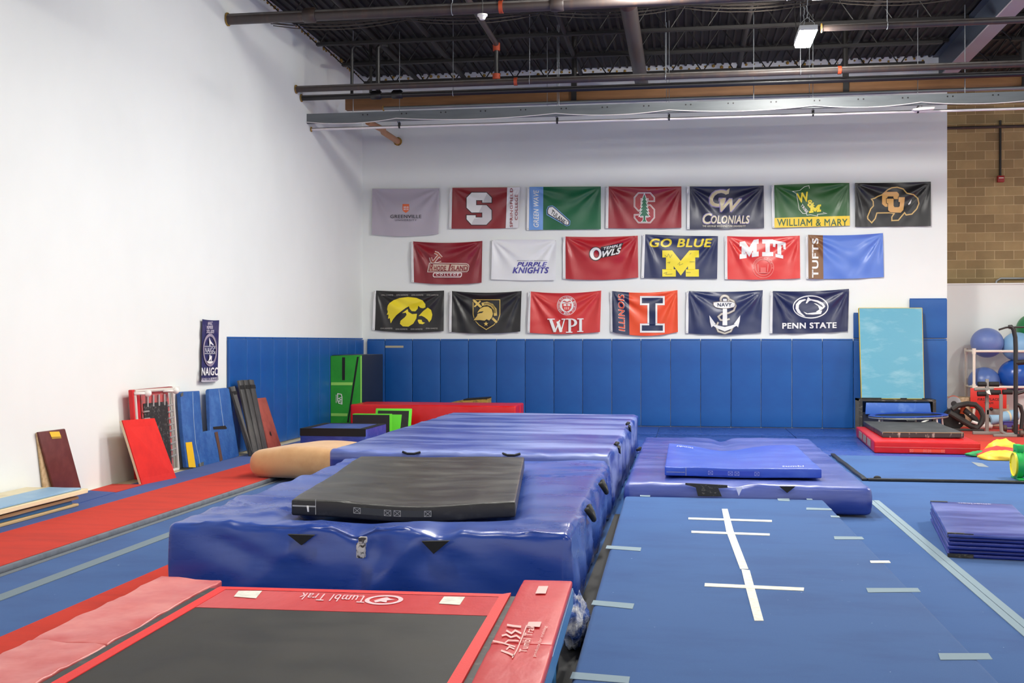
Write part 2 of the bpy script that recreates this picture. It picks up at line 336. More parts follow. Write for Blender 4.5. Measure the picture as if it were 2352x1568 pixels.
for x in (-2.1, 2.9, 6.0): MB().box((x - .2, 21.40, 6.36), (x + .2, 21.438, 6.40)).box((x - .05, 21.40, 6.36), (x + .05, 21.438, 6.8)).build('steel_bracket', JOIST, t)
for x in (-6.1, -2.1, 2.9, 6.0): MB().tube([(x, 21.5, 6.6), (x, 21.5, DECKZ)], .05 if x > -6 else .03, 8).build('hanger_post', JOIST, t)
t = thing('steel_channel', 'flat grey steel channel with bolt holes above the white conduit', 'beam', (0, 20.63, 5.96))
MB().box((XL, 20.61, 5.96), (13.5, 20.62, 6.14)).box((XL, 20.62, 6.13), (13.5, 20.68, 6.14)).box((XL, 20.62, 5.96), (13.5, 20.68, 5.97)).build('channel_body', GREYBEAM, t)
for i in range(26):
    x = -6 + i * .75
    MB().tube([(x, 20.612, 6.09), (x, 20.606, 6.09)], .014, 8).tube([(x + .09, 20.612, 6.09), (x + .09, 20.606, 6.09)], .014, 8).build('bolt_pair', JOIST, t)
b = MB()
for x in (-6.2, -2.3, 1.2, 4.8, 8): b.tube([(x, 20.65, 6.14), (x, 20.65, DECKZ)], .008, 6)
b.build('hanger_rod', GALV, t)
def sag(p, q, d, n=10): return [Vector(p).lerp(Vector(q), i / n) - Vector((0, 0, d * 4 * (i / n) * (1 - i / n))) for i in range(n + 1)]
HX = (-5.35, -2.35, -.3, 2.25, 4.05, 6.1)
w = MB(); q = (XL, 20.58, 5.98)
for x in HX: w.tube(sag(q, (x, 20.58, 6.0), .06), .008, 6); q = (x, 20.58, 6.0)
w.tube(sag(q, (13, 20.58, 6.0), .05), .008, 6)
tag(w.build('cable', PIPEW), 'thin white cable sagging along the grey steel channel', 'cable')
for i, x in enumerate(HX):
    t = thing('pipe_hanger', 'small wire hanger on the white conduit, %s from the left wall' % ORD[i], 'hanger', (x, 20.84, 5.86), 'wire hangers of the white conduit')
    MB().tube([(x, 20.84, 5.95), (x, 20.84, DECKZ - .03)], .006, 6).tube([(x - .02, 20.75, 5.95), (x + .03, 20.75, 6.02)], .012, 6).build('wire', GALV, t)
    MB().tube([(x - .015, 20.84, 5.89), (x + .015, 20.84, 5.89)], .034, 10).box((x - .02, 20.8, 5.89), (x + .02, 20.86, 5.97)).build('clip', PIPEB, t)
t = thing('emergency_light', 'small white box fixed on the white conduit at right', 'light box', (4.1, 20.8, 5.9))
MB().prism([(3.93, 20.7, 5.91), (4.12, 20.7, 5.95), (4.32, 20.7, 5.95), (4.3, 20.7, 5.9), (3.98, 20.7, 5.88)], (0, .12, 0)).build('box_body', WHITE, t, bevel=.008)
MB().tube([(4.05, 20.78, 5.95), (4.1, 20.8, 6.15)], .012, 6).tube([(4.12, 20.78, 5.95), (4.02, 20.8, 6.12)], .012, 6).build('mounting_arm', WHITE, t)
# pipes running towards the back wall
def lpipe(name, label, x, y0, y1, z, r, m, drop=None, collars=()):
    t = thing(name, label, 'pipe', (x, y0, z))
    MB().tube([(x, y0, z), (x, y1, z)], r, 14).build('pipe_run', m, t, smooth='auto')
    if drop:
        MB().tube([(x, y1, z), (x, y1 + .02, z - .05), (x, y1 + .02, drop)], r * .8, 12).build('riser', PIPEB, t, smooth='auto')
        MB().tube([(x, y1 + .02, z - .12), (x, y1 + .02, z + .02)], r * 1.3, 12).build('elbow_fitting', ORANGEC, t, smooth='auto')
        MB().tube([(x, y1 + .02, drop + .02), (x, y1 + .02, drop + .12)], r * 1.4, 12).build('tee_fitting', ORANGEC, t, smooth='auto')
    for y in collars: MB().tube([(x, y - .2, z), (x, y + .2, z)], r + .03, 14).build('collar', mat('rust brown collar', (70, 38, 28), .7), t, smooth='auto')
lpipe('roof_drain_pipe', 'thick dark brown pipe running towards the back wall in mid ceiling', -.88, 16.95, 23.9, 7.04, .135, PIPED, collars=(17.2,))
lpipe('branch_pipe', 'dark branch pipe with orange elbow dropping to the grey topped pipe', -3.35, 10, 19.97, 7.15, .05, PIPED, drop=6.5)
lpipe('branch_pipe', 'dark branch pipe nearest the left wall running towards the back', -5.6, 12, 23.6, 7.35, .05, JOIST)
lpipe('branch_pipe', 'dark branch pipe second from the left wall with no elbow', -4.55, 12, 23.6, 7.3, .05, JOIST)
lpipe('branch_pipe', 'dark branch pipe close left of the thick brown pipe', -2.1, 12, 23.2, 7.25, .045, JOIST)
lpipe('branch_pipe', 'dark branch pipe between the thick brown pipe and the lamp', 1.05, 12, 23.6, 7.3, .045, JOIST)
lpipe('branch_pipe', 'dark branch pipe right of the lamp running to the back wall', 3.1, 12, 23.6, 7.35, .05, JOIST)
for i, (x, r) in enumerate(((-6.12, .03), (-5.62, .045))):
    tag(MB().tube([(x + .2, 20.3, 7.3), (x + .06, 20.3, 7.33), (x, 20.3, 7.25), (x, 20.3, 6.42)], r, 10).build('drop_pipe', PIPEB, smooth='auto'), ['thin black drop pipe nearest the left wall joining the black pipe', 'thicker black drop pipe beside the thin one at upper left'][i], 'pipe')
a = aty(914, 325, YB - .01); bq = aty(845, 280, 22.4)
t = thing('stub_pipe', 'short tan pipe sticking out of the back wall left of the flags', 'pipe', a)
MB().tube([a, a.lerp(bq, .5), aty(880, 298, 23.0), bq], .065, 12).build('pipe_run', mat('tan pipe', (190, 140, 100), .6), t, smooth='auto')
MB().tube([a - Vector((0, .03, 0)), a], .095, 12).build('wall_flange', FOAMY, t, smooth='auto')
p = aty(1108, 42, 16.2)
t = thing('smoke_detector', 'small round white smoke detector under the dark roof', 'smoke detector', p)
MB().tube([(p.x, p.y, p.z + .03), (p.x, p.y, p.z + .055)], .075, 16).build('base', WHITE, t, smooth='auto')
MB().tube([(p.x, p.y, p.z - .02), (p.x, p.y, p.z + .03)], [.035, .06], 16).build('sensor', WHITE, t, smooth='auto')
MB().tube([(p.x, p.y, p.z + .055), (p.x, p.y, DECKZ - .03)], .008, 6).build('drop_rod', JOIST, t)
w = MB()
for i in range(9):
    y = 18.35 + .12 * (i % 3); z = 7.25 + .05 * (i % 4); x = XL + .1
    while x < 2.4: w.tube(sag((x, y, z), (x + 2.3, y + .1, z + .02), .05 + .03 * (i % 3), 6), .009, 4); x += 2.3
o = w.build('cable', mat('dark cables', (74, 66, 58), .7)); tag(o, 'bundle of thin dark cables strung through the roof joists', 'cables'); o['kind'] = 'stuff'
# red alarm box with conduit on the block wall
p = aty(2298, 411, 26.55)
t = thing('alarm_box', 'small red alarm box on the block wall under a black conduit', 'alarm box', p)
MB().box((p.x - .07, 26.49, p.z - .07), (p.x + .07, 26.6, p.z + .07)).build('box_body', mat('alarm red', (150, 24, 28), .5), t, bevel=.008)
MB().box((p.x - .05, 26.484, p.z + .01), (p.x + .05, 26.489, p.z + .025)).build('white_stripe', WHITE, t)
MB().tube([(p.x, 26.57, p.z + .07), (p.x, 26.57, 6.75)], .025, 10).build('conduit', PIPEB, t)
tag(MB().tube([(5.4, 26.5, 6.6), (13, 26.5, 6.6)], .035, 10).build('conduit_pipe', PIPED, smooth='auto'), 'thin dark conduit running along the top of the block wall', 'pipe')
tag(MB().tube([aty(2287, 655, 26.53), aty(2289, 645, 26.53), aty(2298, 639, 26.53), aty(2330, 639, 26.53), aty(2420, 639, 26.53)], .022, 8).build('handrail', GALV, smooth='auto'), 'thin grey rail rising behind the low white wall', 'rail')
# ------------------------------------------------------------------ decals: flat shapes and lettering laid on a surface
def textmesh(s, shear=0.0, bold=0.0, space=1.08):
    cu = bpy.data.curves.new('t', 'FONT'); cu.body = s; cu.shear = shear; cu.space_character = space; cu.resolution_u = 3; cu.fill_mode = 'BOTH'
    ob = bpy.data.objects.new('t', cu); COL.objects.link(ob)
    dg = bpy.context.evaluated_depsgraph_get(); me = bpy.data.meshes.new_from_object(ob.evaluated_get(dg))
    vs = [(v.co.x, v.co.y) for v in me.vertices]; fs = [tuple(p.vertices) for p in me.polygons]
    if bold:      # heavier strokes: the same letters laid again a little to every side
        V0, F0, k = vs, fs, bold * .3; vs, fs = [], []
        for q, (dx, dy) in enumerate(((-k, -k), (k, -k), (k, k), (-k, k))):
            o = len(vs); vs += [(x + dx, y + dy, q) for x, y in V0]; fs += [tuple(i + o for i in f) for f in F0]
    bpy.data.objects.remove(ob); bpy.data.curves.remove(cu); bpy.data.meshes.remove(me)
    x0 = min(p[0] for p in vs); x1 = max(p[0] for p in vs); y0 = min(p[1] for p in vs); y1 = max(p[1] for p in vs)
    return [((p[0] - x0) / (x1 - x0), (y1 - p[1]) / (y1 - y0)) + tuple(p[2:]) for p in vs], fs
def text_quad(s, tl, tr, bl, **k):
    vs, fs = textmesh(s, **k); tl = Vector(tl); a = Vector(tr) - tl; b = Vector(bl) - tl
    return [tuple(tl + a * p[0] + b * p[1]) + tuple(p[2:]) for p in vs], fs
def poly2(loops):
    if not isinstance(loops[0][0], (tuple, list)): loops = [loops]
    tri = tessellate_polygon([[Vector((p[0], p[1], 0)) for p in l] for l in loops]); return [tuple(p) for l in loops for p in l], [tuple(t) for t in tri]
def stroke2(pts, w, closed=False):
    P = [Vector(p) for p in pts]; n = len(P); vs = []; fs = []
    for i in range(n):
        a = P[i - 1] if (i or closed) else P[i]; c = P[(i + 1) % n] if (i < n - 1 or closed) else P[i]
        d1 = (P[i] - a); d2 = (c - P[i]); d1 = d1.normalized() if d1.length > 1e-9 else d2.normalized(); d2 = d2.normalized() if d2.length > 1e-9 else d1
        n1 = Vector((-d1.y, d1.x)); n2 = Vector((-d2.y, d2.x)); m = (n1 + n2); m = m.normalized() if m.length > 1e-6 else n1
        k = w / 2 / max(.45, m.dot(n1)); vs += [tuple(P[i] + m * k), tuple(P[i] - m * k)]
    for i in range(n if closed else n - 1): j = (i + 1) % n; fs.append((2 * i, 2 * i + 1, 2 * j + 1, 2 * j))
    return vs, fs
def join2(*parts):
    V = []; Fc = []
    for vs, fs in parts:
        o = len(V); V += vs; Fc += [tuple(i + o for i in f) for f in fs]
    return V, Fc
def ell(cx, cy, rx, ry, n=40, a0=0, a1=2 * math.pi): return [(cx + rx * math.cos(a0 + (a1 - a0) * i / n), cy + ry * math.sin(a0 + (a1 - a0) * i / n)) for i in range(n)]
def inset(poly, d):
    P = [Vector(p) for p in poly]; n = len(P); A = sum(P[i].x * P[(i + 1) % n].y - P[(i + 1) % n].x * P[i].y for i in range(n)); sg = 1 if A > 0 else -1; out = []
    for i in range(n):
        d1 = (P[i] - P[i - 1]).normalized(); d2 = (P[(i + 1) % n] - P[i]).normalized()
        n1 = Vector((-d1.y, d1.x)) * sg; n2 = Vector((-d2.y, d2.x)) * sg; m = (n1 + n2).normalized(); out.append(tuple(P[i] + m * (d / max(.35, m.dot(n1)))))
    return out
def decal(name, m, parent, geo, fn, step=0):
    """geo = 2D (verts, faces) ; fn maps a 2D point to the world ; step = cut size so that the shape follows the surface"""
    vs, fs = geo; me = bpy.data.meshes.new(name); bm = bmesh.new(); bv = [bm.verts.new((p[0], p[1], p[2] if len(p) > 2 else 0)) for p in vs]
    for f in fs:
        try: bm.faces.new([bv[i] for i in f])
        except ValueError: pass
    if step:
        for ax in (0, 1):
            lo = min(v.co[ax] for v in bm.verts); hi = max(v.co[ax] for v in bm.verts); k = math.floor(lo / step) + 1
            while k * step < hi:
                co = Vector((0, 0, 0)); co[ax] = k * step; no = Vector((0, 0, 0)); no[ax] = 1
                bmesh.ops.bisect_plane(bm, geom=bm.verts[:] + bm.edges[:] + bm.faces[:], plane_co=co, plane_no=no, dist=1e-6); k += 1
    inv = rootof(parent).matrix_basis.inverted()
    for v in bm.verts:
        x, y, k = v.co; p = fn(x, y)
        if k > .01:      # the copies of heavy letters lie a hair above one another
            n = (fn(x + .02, y) - p).cross(fn(x, y + .02) - p).normalized(); p = p + n * (.0003 * k if n.dot(Vector((0, 0, EYE)) - p) > 0 else -.0003 * k)
        v.co = inv @ p
    bmesh.ops.recalc_face_normals(bm, faces=bm.faces); bm.to_mesh(me); bm.free(); me.materials.append(m)
    ob = bpy.data.objects.new(name, me); COL.objects.link(ob); ob.parent = parent; return ob
# ------------------------------------------------------------------ wall pads
def ordn(i): return ORD[i]
px = [843, 884, 947, 1011, 1075.5, 1140, 1206, 1272, 1338, 1405, 1472, 1540, 1609, 1679, 1748, 1819, 1889, 1960, 2032, 2104, 2176]
for i in range(20):
    x0 = aty(px[i], 800, YB - .05).x; x1 = aty(px[i + 1], 800, YB - .05).x
    nth = ordn(i) if i < 18 else ['next to last', 'last'][i - 18]
    t = thing('wall_pad', 'tall blue wall pad on the white back wall, %s from the left corner' % nth, 'wall pad', ((x0 + x1) / 2, YB - .025, .03), 'blue pads along the back wall')
    MB().soft((x0 + .004, YB - .055, .03), (x1 - .004, YB - .006, 1.85), .012, (.2, 1, .3)).build('padding', PADV, t, smooth=True)
    MB().box((x0 + .008, YB - .03, 1.855), (x1 - .008, YB - .004, 1.885)).build('nailing_strip', PADV, t)
    if i == 1:
        a = aty(884, 796, YB - .06)
        MB().box((a.x + .01, YB - .058, a.z - .022), (a.x + .42, YB - .055, a.z + .022)).build('tape_strip', mat('beige tape', (176, 168, 140), .7), t)['label'] = 'beige tape strip'
for i, (a, b2, ty) in enumerate(((1960, 2089, 718), (2089, 2176, 685))):
    x0 = aty(a, 700, YB - .05).x; x1 = aty(b2, 700, YB - .05).x; zt = aty(a, ty, YB - .05).z
    t = thing('wall_pad', ['blue wall pad hung above the row, mostly behind the light blue mat', 'tallest upper blue wall pad at the right end of the white wall'][i], 'wall pad', ((x0 + x1) / 2, YB - .025, 1.90), 'blue pads along the back wall')
    MB().soft((x0 + .004, YB - .055, 1.90), (x1 - .004, YB - .006, zt - .02), .012, .2).build('padding', PADV, t, smooth=True)
    MB().box((x0 + .01, YB - .03, zt - .018), (x1 - .01, YB - .004, zt)).build('nailing_strip', PADV, t)
py = [527, 567, 598, 629, 659, 685, 709, 734, 757, 777, 797, 816, 835.5]
for i in range(12):
    y0 = atx(py[i], 800, XL + .05).y; y1 = atx(py[i + 1], 800, XL + .05).y
    t = thing('wall_pad', 'tall blue wall pad on the white left wall, %s from its near end' % ordn(i), 'wall pad', (XL + .025, (y0 + y1) / 2, .06), 'blue pads along the left wall')
    MB().soft((XL + .006, y0 + .004, .06), (XL + .055, y1 - .004, 1.87), .012, (1, .2, .3)).build('padding', PADV, t, smooth=True)
    MB().box((XL + .004, y0 + .008, 1.875), (XL + .03, y1 - .008, 1.905)).build('nailing_strip', PADV, t)
# ------------------------------------------------------------------ left tumbling strip and floor coverings
LZ = .05
struct(MB().box((XL, 3, .001), (-6.7, YB - .06, .04)).build('floor_ledge', CREAM))
t = thing('tumbling_strip', 'long raised red and blue carpeted tumbling strip along the left wall', 'tumbling strip', (-6, 3, 0))
MB().box((-6.85, 3, .042), (-6.3, 22.4, LZ)).build('blue_border', CARPETL, t)
MB().box((-6.3, 3, .0), (-5.375, 22.4, LZ)).build('red_lane', CARPETR, t)
MB().box((-5.375, 3, .0), (-5.325, 22.4, LZ)).build('grey_edge', mat('dark grey edge foam', (112, 118, 128), .85, col2=(98, 104, 114), vs=(3, 9, 9)), t, bevel=.012)
tag(MB().box((-5.32, 3, .001), (-5.262, 22, .006)).build('velcro_strip', GREY), 'pale grey strip on the blue floor right beside the raised red lane', 'velcro strip')
tag(MB().box((-4.895, 3, .001), (-4.775, 20, .006)).build('velcro_strip', mat('pale grey green strip', (116, 132, 142), .85)), 'pale grey strip on the blue floor between the two red lanes', 'velcro strip')
tag(MB().box((-4.19, 3, .001), (-3.62, 11, .005)).build('carpet_lane', CARPETR), 'red carpet lane on the floor left of the trampoline', 'carpet')
t = thing('velcro_strip', 'long pale blue grey strip on the floor right of the raised runway', 'velcro strip', (2.13, 3, 0))
MB().box((2.07, 3, .001), (2.128, 13.5, .006)).build('left_half', LTAPE, t); MB().box((2.134, 3, .001), (2.195, 13.5, .006)).build('right_half', LTAPE, t)
def seam(x): tag(MB().box((x - .004, 3, .0005), (x + .004, 15, .003)).build('floor_seam', GREY), 'thin seam line in the blue carpet far right', 'seam')
p0, p1, p2, p3 = atz(205, 1127, LZ), atz(258, 1112, LZ), atz(330, 1113, LZ), atz(265, 1131, LZ)
tag(MB().prism([Vector((p.x, p.y, LZ)) for p in (p0, p1, p2, p3)], (0, 0, .006)).build('carpet_remnant', CARPETR), 'small red carpet scrap on the floor by the left wall', 'carpet')
p0, p1, p2, p3 = atz(100, 1180, LZ), atz(172, 1128, LZ), atz(205, 1127, LZ), atz(265, 1131, LZ)
tag(MB().prism([Vector((p.x, p.y, LZ)) for p in (p0, p1, p2, p3)], (0, 0, .005)).build('carpet_remnant', CARPETL), 'dark blue carpet scrap between the pile of mats and the red scrap', 'carpet')
# vinyl floor mats in front of the back wall
vx = [-6.7, -3.6, -.55, 2.05, 5.2]
for i in range(4):
    tag(MB().box((vx[i] + .006, 22.32, .001), (vx[i + 1] - .006, 24.26, .02)).build('vinyl_floor_mat', VFLOOR, bevel=.004), 'shiny blue vinyl floor mat along the back wall, %s from left' % ordn(i), 'floor mat', 'shiny blue floor mats')
    tag(MB().box((vx[i] + .006, 18.6, .001), (vx[i + 1] - .006, 22.30, .02)).build('vinyl_floor_mat', VFLOOR, bevel=.004), 'shiny blue vinyl floor mat, second row from back wall, %s from left' % ordn(i), 'floor mat', 'shiny blue floor mats')
struct(MB().box((4.45, 19.2, .0), (14, 26.1, .022)).build('floor_red', CARPETR))
# ------------------------------------------------------------------ the two tall crash mats
def black_local(x, y):
    dx, dy = x + 2.19, y - 9.42; a = .12; return dx * math.cos(a) + dy * math.sin(a), -dx * math.sin(a) + dy * math.cos(a)
def m1fn(p, lo, hi):
    p = p.copy(); x, y, z = p; h = z / hi.z; top = ss(.72, 1, h)
    u, v = black_local(x, y); ins = (1 - ss(.65, .95, abs(u))) * (1 - ss(1.35, 1.75, abs(v)))
    z -= top * .085 * ins
    fe = 1 - ss(0, .5, y - lo.y)
    z -= top * fe * (.055 * gauss(x, -2.21, .11) + .05 * gauss(x, -1.63, .1) + .02 * gauss(x, -2.8, .25))
    z += (1 - .85 * ins) * top * (.016 * nz(x * 1.6, y * 2.2, 1) + .022 * ridge(x * .9, y * 2.2, 4) * ss(-.2, .3, nz(x * .8, y * .8, 12)))
    lf = 1 - ss(-3.3, -2.6, x); z += top * lf * .018 * math.sin(9 * (y + .5 * x) + 3 * nz(x, y, 6)) * (.4 + nz(x * 2, y * 1.2, 8))
    z += top * fe * (.014 * ridge(x * 3.2, y * 2.6, 2) + .008 * nz(x * 7, y * 5, 2))
    if y < lo.y + .02:
        f = .02 * nz(x * 2 + z * 3, z * 3, 5) - .02 * ridge(x * 1.5 + z * 1.4, z * 1.5, 15) * ss(.15, .4, z) + .03 * gauss(x - (z - .5) * .9, -1.78, .1) - .022 * gauss(x + (z - .5) * .5, -2.05, .1) + .02 * gauss(x + (.5 - z) * .9, -2.6, .12)
        y -= .03 * math.sin(h * math.pi) + f
    if x > hi.x - .02:
        x += .022 * math.sin(h * math.pi) + .03 * nz(y * 2 + z * 1.5, z * 2, 9) + .03 * ridge(y * 2.4 - z * 1.2, z * .8, 19) + .03 * (1 - h) * abs(nz(y * 1.3, 0, 3))
        z -= top * .02 * (.5 + nz(y * 3, 0, 7))
    return Vector((x, y, z))
t = thing('crash_mat', 'big shiny blue crash mat directly behind the trampoline, carrying the black mat', 'crash mat', (-2.17, 9.6, 0))
m1 = MB().soft((-3.55, 7.4, .0), (-.755, 11.92, .57), .05, (.036, .045, .04), m1fn, rz=(.012, -2.15, 7.4)).build('cover', VIN, t, smooth=True)
def flap(pts, n, m=BLK):     # small webbing handle plate
    return MB().prism(pts, n)
def fy(x, y, Y): return aty(x, y, Y)
for a in (((660, 1227), (722, 1229), (692, 1252)), ((968, 1243), (1032, 1242), (996, 1272))):
    flap([fy(q[0], q[1], 7.33) for q in a], (0, .03, 0)).build('handle', BLK, t)
p = fy(828, 1264, 7.3)
MB().box((p.x - .028, 7.29, p.z - .05), (p.x + .028, 7.34, p.z + .05)).box((p.x - .012, 7.285, p.z + .05), (p.x + .04, 7.33, p.z + .09)).build('zip_tag', mat('grubby white tag', (206, 200, 196), .6, col2=(60, 54, 52), vs=(30, 30, 30), lo=.5, hi=.56), t, bevel=.006)['label'] = 'white taped zip end'
for (qx, qy) in ((1350, 1171), (1381, 1112)):
    p = atx(qx, qy, -.74)
    MB().tube([p + Vector((0, -.1, .02)), p + Vector((.03, -.06, -.03)), p + Vector((.045, 0, -.07)), p + Vector((.03, .06, -.03)), p + Vector((0, .1, .02))], .022, 8).build('handle', BLK, t, smooth=True)
t = thing('rag_bundle', 'crumpled blue and white rag between the trampoline and the runway', 'rag', (-.62, 6.95, 0))
rg = MB().sphere((0, 0, 0), 1, 48, 30)
rg.v = [Vector((-.665 + .075 * p.x * (1 + .5 * nz(p.x * 2, p.y * 3, p.z * 3)), 6.82 + .22 * p.y * (1 + .35 * nz(p.x * 2, p.y * 2.5, p.z * 2.5 + 7)), max(.004, .13 + .17 * p.z * (1 + .4 * nz(p.x * 3, p.y * 3 + 4, p.z * 2)) + .02 * nz(p.x * 6, p.y * 7, p.z * 6)))) for p in rg.v]
rg.build('cloth', mat('stained rag', (214, 214, 216), .8, col2=(52, 86, 160), vs=(6, 7, 8), lo=.42, hi=.58, bump=.8, bs=(14, 14, 14), bdist=.05), t, smooth=True)
def m2fn(p, lo, hi):
    p = p.copy(); x, y, z = p; h = z / hi.z; top = ss(.7, 1, h)
    z += top * (.014 * nz(x * 1.0, y * 1.2, 11) + .009 * ridge(x * .55, y * 1.6, 14) * ss(-.1, .4, nz(x * .7, y * .5, 3)))
    fe = 1 - ss(0, .35, y - lo.y); z -= top * fe * (.015 + .02 * nz(x * 3, y * 4, 21) - .02 * ridge(x * 2, y * 3, 22))
    if x > hi.x - .02: x += .02 * math.sin(h * math.pi) + .03 * nz(y * 1.4 + z, z * 1.6, 31) + .028 * ridge(y * 1.6 - z, z * .8, 39); z -= top * .014 * (.5 + nz(y * 2.2, 0, 33))
    if y < lo.y + .02: y += .012 * nz(x * 3, z * 4, 35)
    return Vector((x, y, z))
t = thing('crash_mat', 'largest worn blue crash mat, farther back behind the mat carrying the black one', 'crash mat', (-2.33, 15.2, 0))
MB().soft((-3.87, 11.97, 0), (-.79, 18.55, .645), .05, (.06, .06, .05), m2fn).build('cover', VIN2, t, smooth=True)
for (qx, qy) in ((1445, 976), (1420, 1023)):
    p = atx(qx, qy, -.775)
    MB().prism([p + Vector((.02, -.14, -.02)), p + Vector((.02, .14, -.02)), p + Vector((.03, .0, -.1))], (-.03, 0, .02)).tube([p + Vector((-.03, -.12, .02)), p + Vector((.0, 0, .03)), p + Vector((-.03, .12, .02))], .018, 6).build('handle', BLK, t)
for (x0, x1, yy) in ((926, 966, 1043), (1155, 1195, 1051)):
    a, b2 = aty(x0, yy, 12.0), aty(x1, yy, 12.0)
    MB().tube([(a.x, 11.985, .63), (a.x * .7 + b2.x * .3, 11.95, .615), (a.x * .3 + b2.x * .7, 11.95, .615), (b2.x, 11.985, .63)], .014, 6).build('handle', BLK, t)
wt = MB()
for (x, y, w, h, sh) in ((1052, 1062, 7, 4, 0), (1073, 1066, 9, 8, 4), (1110, 1067, 10, 7, 6), (1128, 1064, 8, 3, 0), (1052, 1043, 9, 5, 2)):
    q = [atz(x - w + sh, y - h, .59), atz(x + w + sh, y - h, .59), atz(x + w - sh, y + h, .59), atz(x - w - sh, y + h, .59)]
    t2 = MB().prism([Vector((p.x, p.y, .604)) for p in q], (0, 0, .004)).build('tape_scrap', WTAPE)
    tag(t2, 'scrap of white tape on the blue crash mat behind the black mat', 'tape', 'white tape scraps')
# black mat on top
def bkfn(p, lo, hi):
    p = p.copy(); x, y, z = p
    z -= .05 * gauss(x, -2.1, .55) * (1 - ss(0, 2.2, y - lo.y)) + .02 * gauss(y, 9.6, 1.0) * gauss(x, -2.2, .5)
    h = (z - lo.z) / (hi.z - lo.z)
    if h > .8: z += .008 * nz(x * 1.5, y * 1.5, 3) + .008 * ridge(x * .8 + .3 * y, y * 1.8 - .3 * x, 5) * ss(-.1, .3, nz(x, y, 17)) - .006 * ridge(x * 2.2, y * 1.2, 8) * (1 - ss(0, .8, y - lo.y))
    return Vector((x, y, z))
t = thing('landing_mat', 'black vinyl landing mat lying askew on the big blue crash mat', 'landing mat', (-2.19, 9.42, .56))
BZ = (.578, .695)
MB().soft((-3.0, 7.92, BZ[0]), (-1.38, 10.92, BZ[1]), .016, (.035, .045, .05), bkfn, rz=(.12, -2.19, 9.42), face_mi=lambda s_: 0 if s_ == 'top' else 1).build('cover', [BLKV, BLKS], t, smooth=True)
def bl(x, y, z):     # point on the black mat's own axes
    q = bkfn(Vector((x, y, z)), Vector((-3, 7.92, BZ[0])), Vector((-1.38, 10.92, BZ[1]))); a = .12; dx, dy = q.x + 2.19, q.y - 9.42
    return Vector((-2.19 + dx * math.cos(a) - dy * math.sin(a), 9.42 + dx * math.sin(a) + dy * math.cos(a), q.z))
def stitched(parent, fr, x0, x1, zc, yface, stitch, mstrap, gap=True):
    """webbing handle with crossed stitch boxes; fr(x,y,z) -> world"""
    def S(a, b2, z0, z1, off): return [fr(a, yface - off, z0), fr(b2, yface - off, z0), fr(b2, yface - off, z1), fr(a, yface - off, z1)]
    h = MB(); nseg = 8
    for i in range(nseg):
        a = x0 + (x1 - x0) * i / nseg; b2 = x0 + (x1 - x0) * (i + 1) / nseg; h.prism(S(a, b2, zc - .024, zc + .024, .012), fr(0, .01, 0) - fr(0, 0, 0))
    hob = h.build('handle', mstrap, parent)
    w = .05; n = 0
    for c in (x0 + .03, (x0 + x1) / 2 - .035, (x0 + x1) / 2 + .035, x1 - .03):
        g = join2(stroke2([(-.024, -.02), (.024, -.02), (.024, .02), (-.024, .02)], .003, True), stroke2([(-.024, -.02), (.024, .02)], .003), stroke2([(-.024, .02), (.024, -.02)], .003))
        decal('stitching', stitch, hob, g, lambda x, y, c=c: fr(c + x, yface - .0135, zc + y))
STI = mat('pale stitching', (168, 168, 166), .8)
stitched(t, bl, -2.55, -1.98, .643, 7.92, STI, mat('dark grey webbing', (56, 58, 60), .7))
MB().prism([bl(-2.99, 7.915, .645), bl(-2.82, 7.915, .645), bl(-2.82, 7.915, .655), bl(-2.99, 7.915, .655)], (0, .004, 0)).prism([bl(-2.823, 7.914, .592), bl(-2.819, 7.914, .592), bl(-2.819, 7.914, .703), bl(-2.823, 7.914, .703)], (0, .003, 0)).build('zip', STI, t)
zp = [c for c in t.children if c.name.startswith('zip')][0]
MB().prism([bl(-2.88, 7.905, .61), bl(-2.868, 7.905, .61), bl(-2.87, 7.905, .655), bl(-2.886, 7.905, .655)], (0, .006, 0)).build('zip_pull', WHITE, zp, bevel=.002)
# ------------------------------------------------------------------ raised runway
tag(MB().prism([(-.72, 3.4, .001), (-.53, 3.4, .001), (-.65, 12.0, .001), (-.74, 12.0, .001)], (0, 0, .005)).build('gap_shade_strip', BLK), 'black painted shade strip on the floor in the gap left of the raised runway', 'strip')  # dark strip paints the shade in the gap beside the mats
t = thing('runway', 'raised blue carpeted runway with white tape cross lines at lower right', 'runway', (.4, 8, 0))
RZ = .19
MB().soft((-.64, 3.2, 0), (1.415, 12.06, RZ), .03, (.4, .6, .1), rz=(.0137, -.64, 12.06)).build('carpet_top', CARPET, t, smooth=True)
def strip(name, m, quad, z=RZ, parent=t, up=.003):
    q = [atz(x, y, z) for x, y in quad]; q = [Vector((p.x, p.y, z + .0008)) for p in q]
    return MB().prism(q, (0, 0, up)).build(name, m, parent)
for q in (((1658, 1169), (1671, 1169), (1685, 1220), (1668, 1220)), ((1668, 1220), (1685, 1220), (1719, 1307), (1700, 1307))): strip('tape_line', WTAPE, q)
for q in (((1703, 1308), (1722, 1310), (1733, 1350), (1713, 1350)), ((1713, 1350), (1733, 1350), (1754, 1426), (1733, 1426))): strip('tape_line', WTAPE, q)
for q in (((1581, 1189), (1773, 1195), (1773, 1199), (1581, 1193)), ((1588, 1219.5), (1768, 1226), (1768, 1230.5), (1588, 1224)), ((1619, 1340), (1847, 1350.5), (1846, 1357.5), (1618, 1347))): strip('tape_line', WTAPE, q, up=.004)
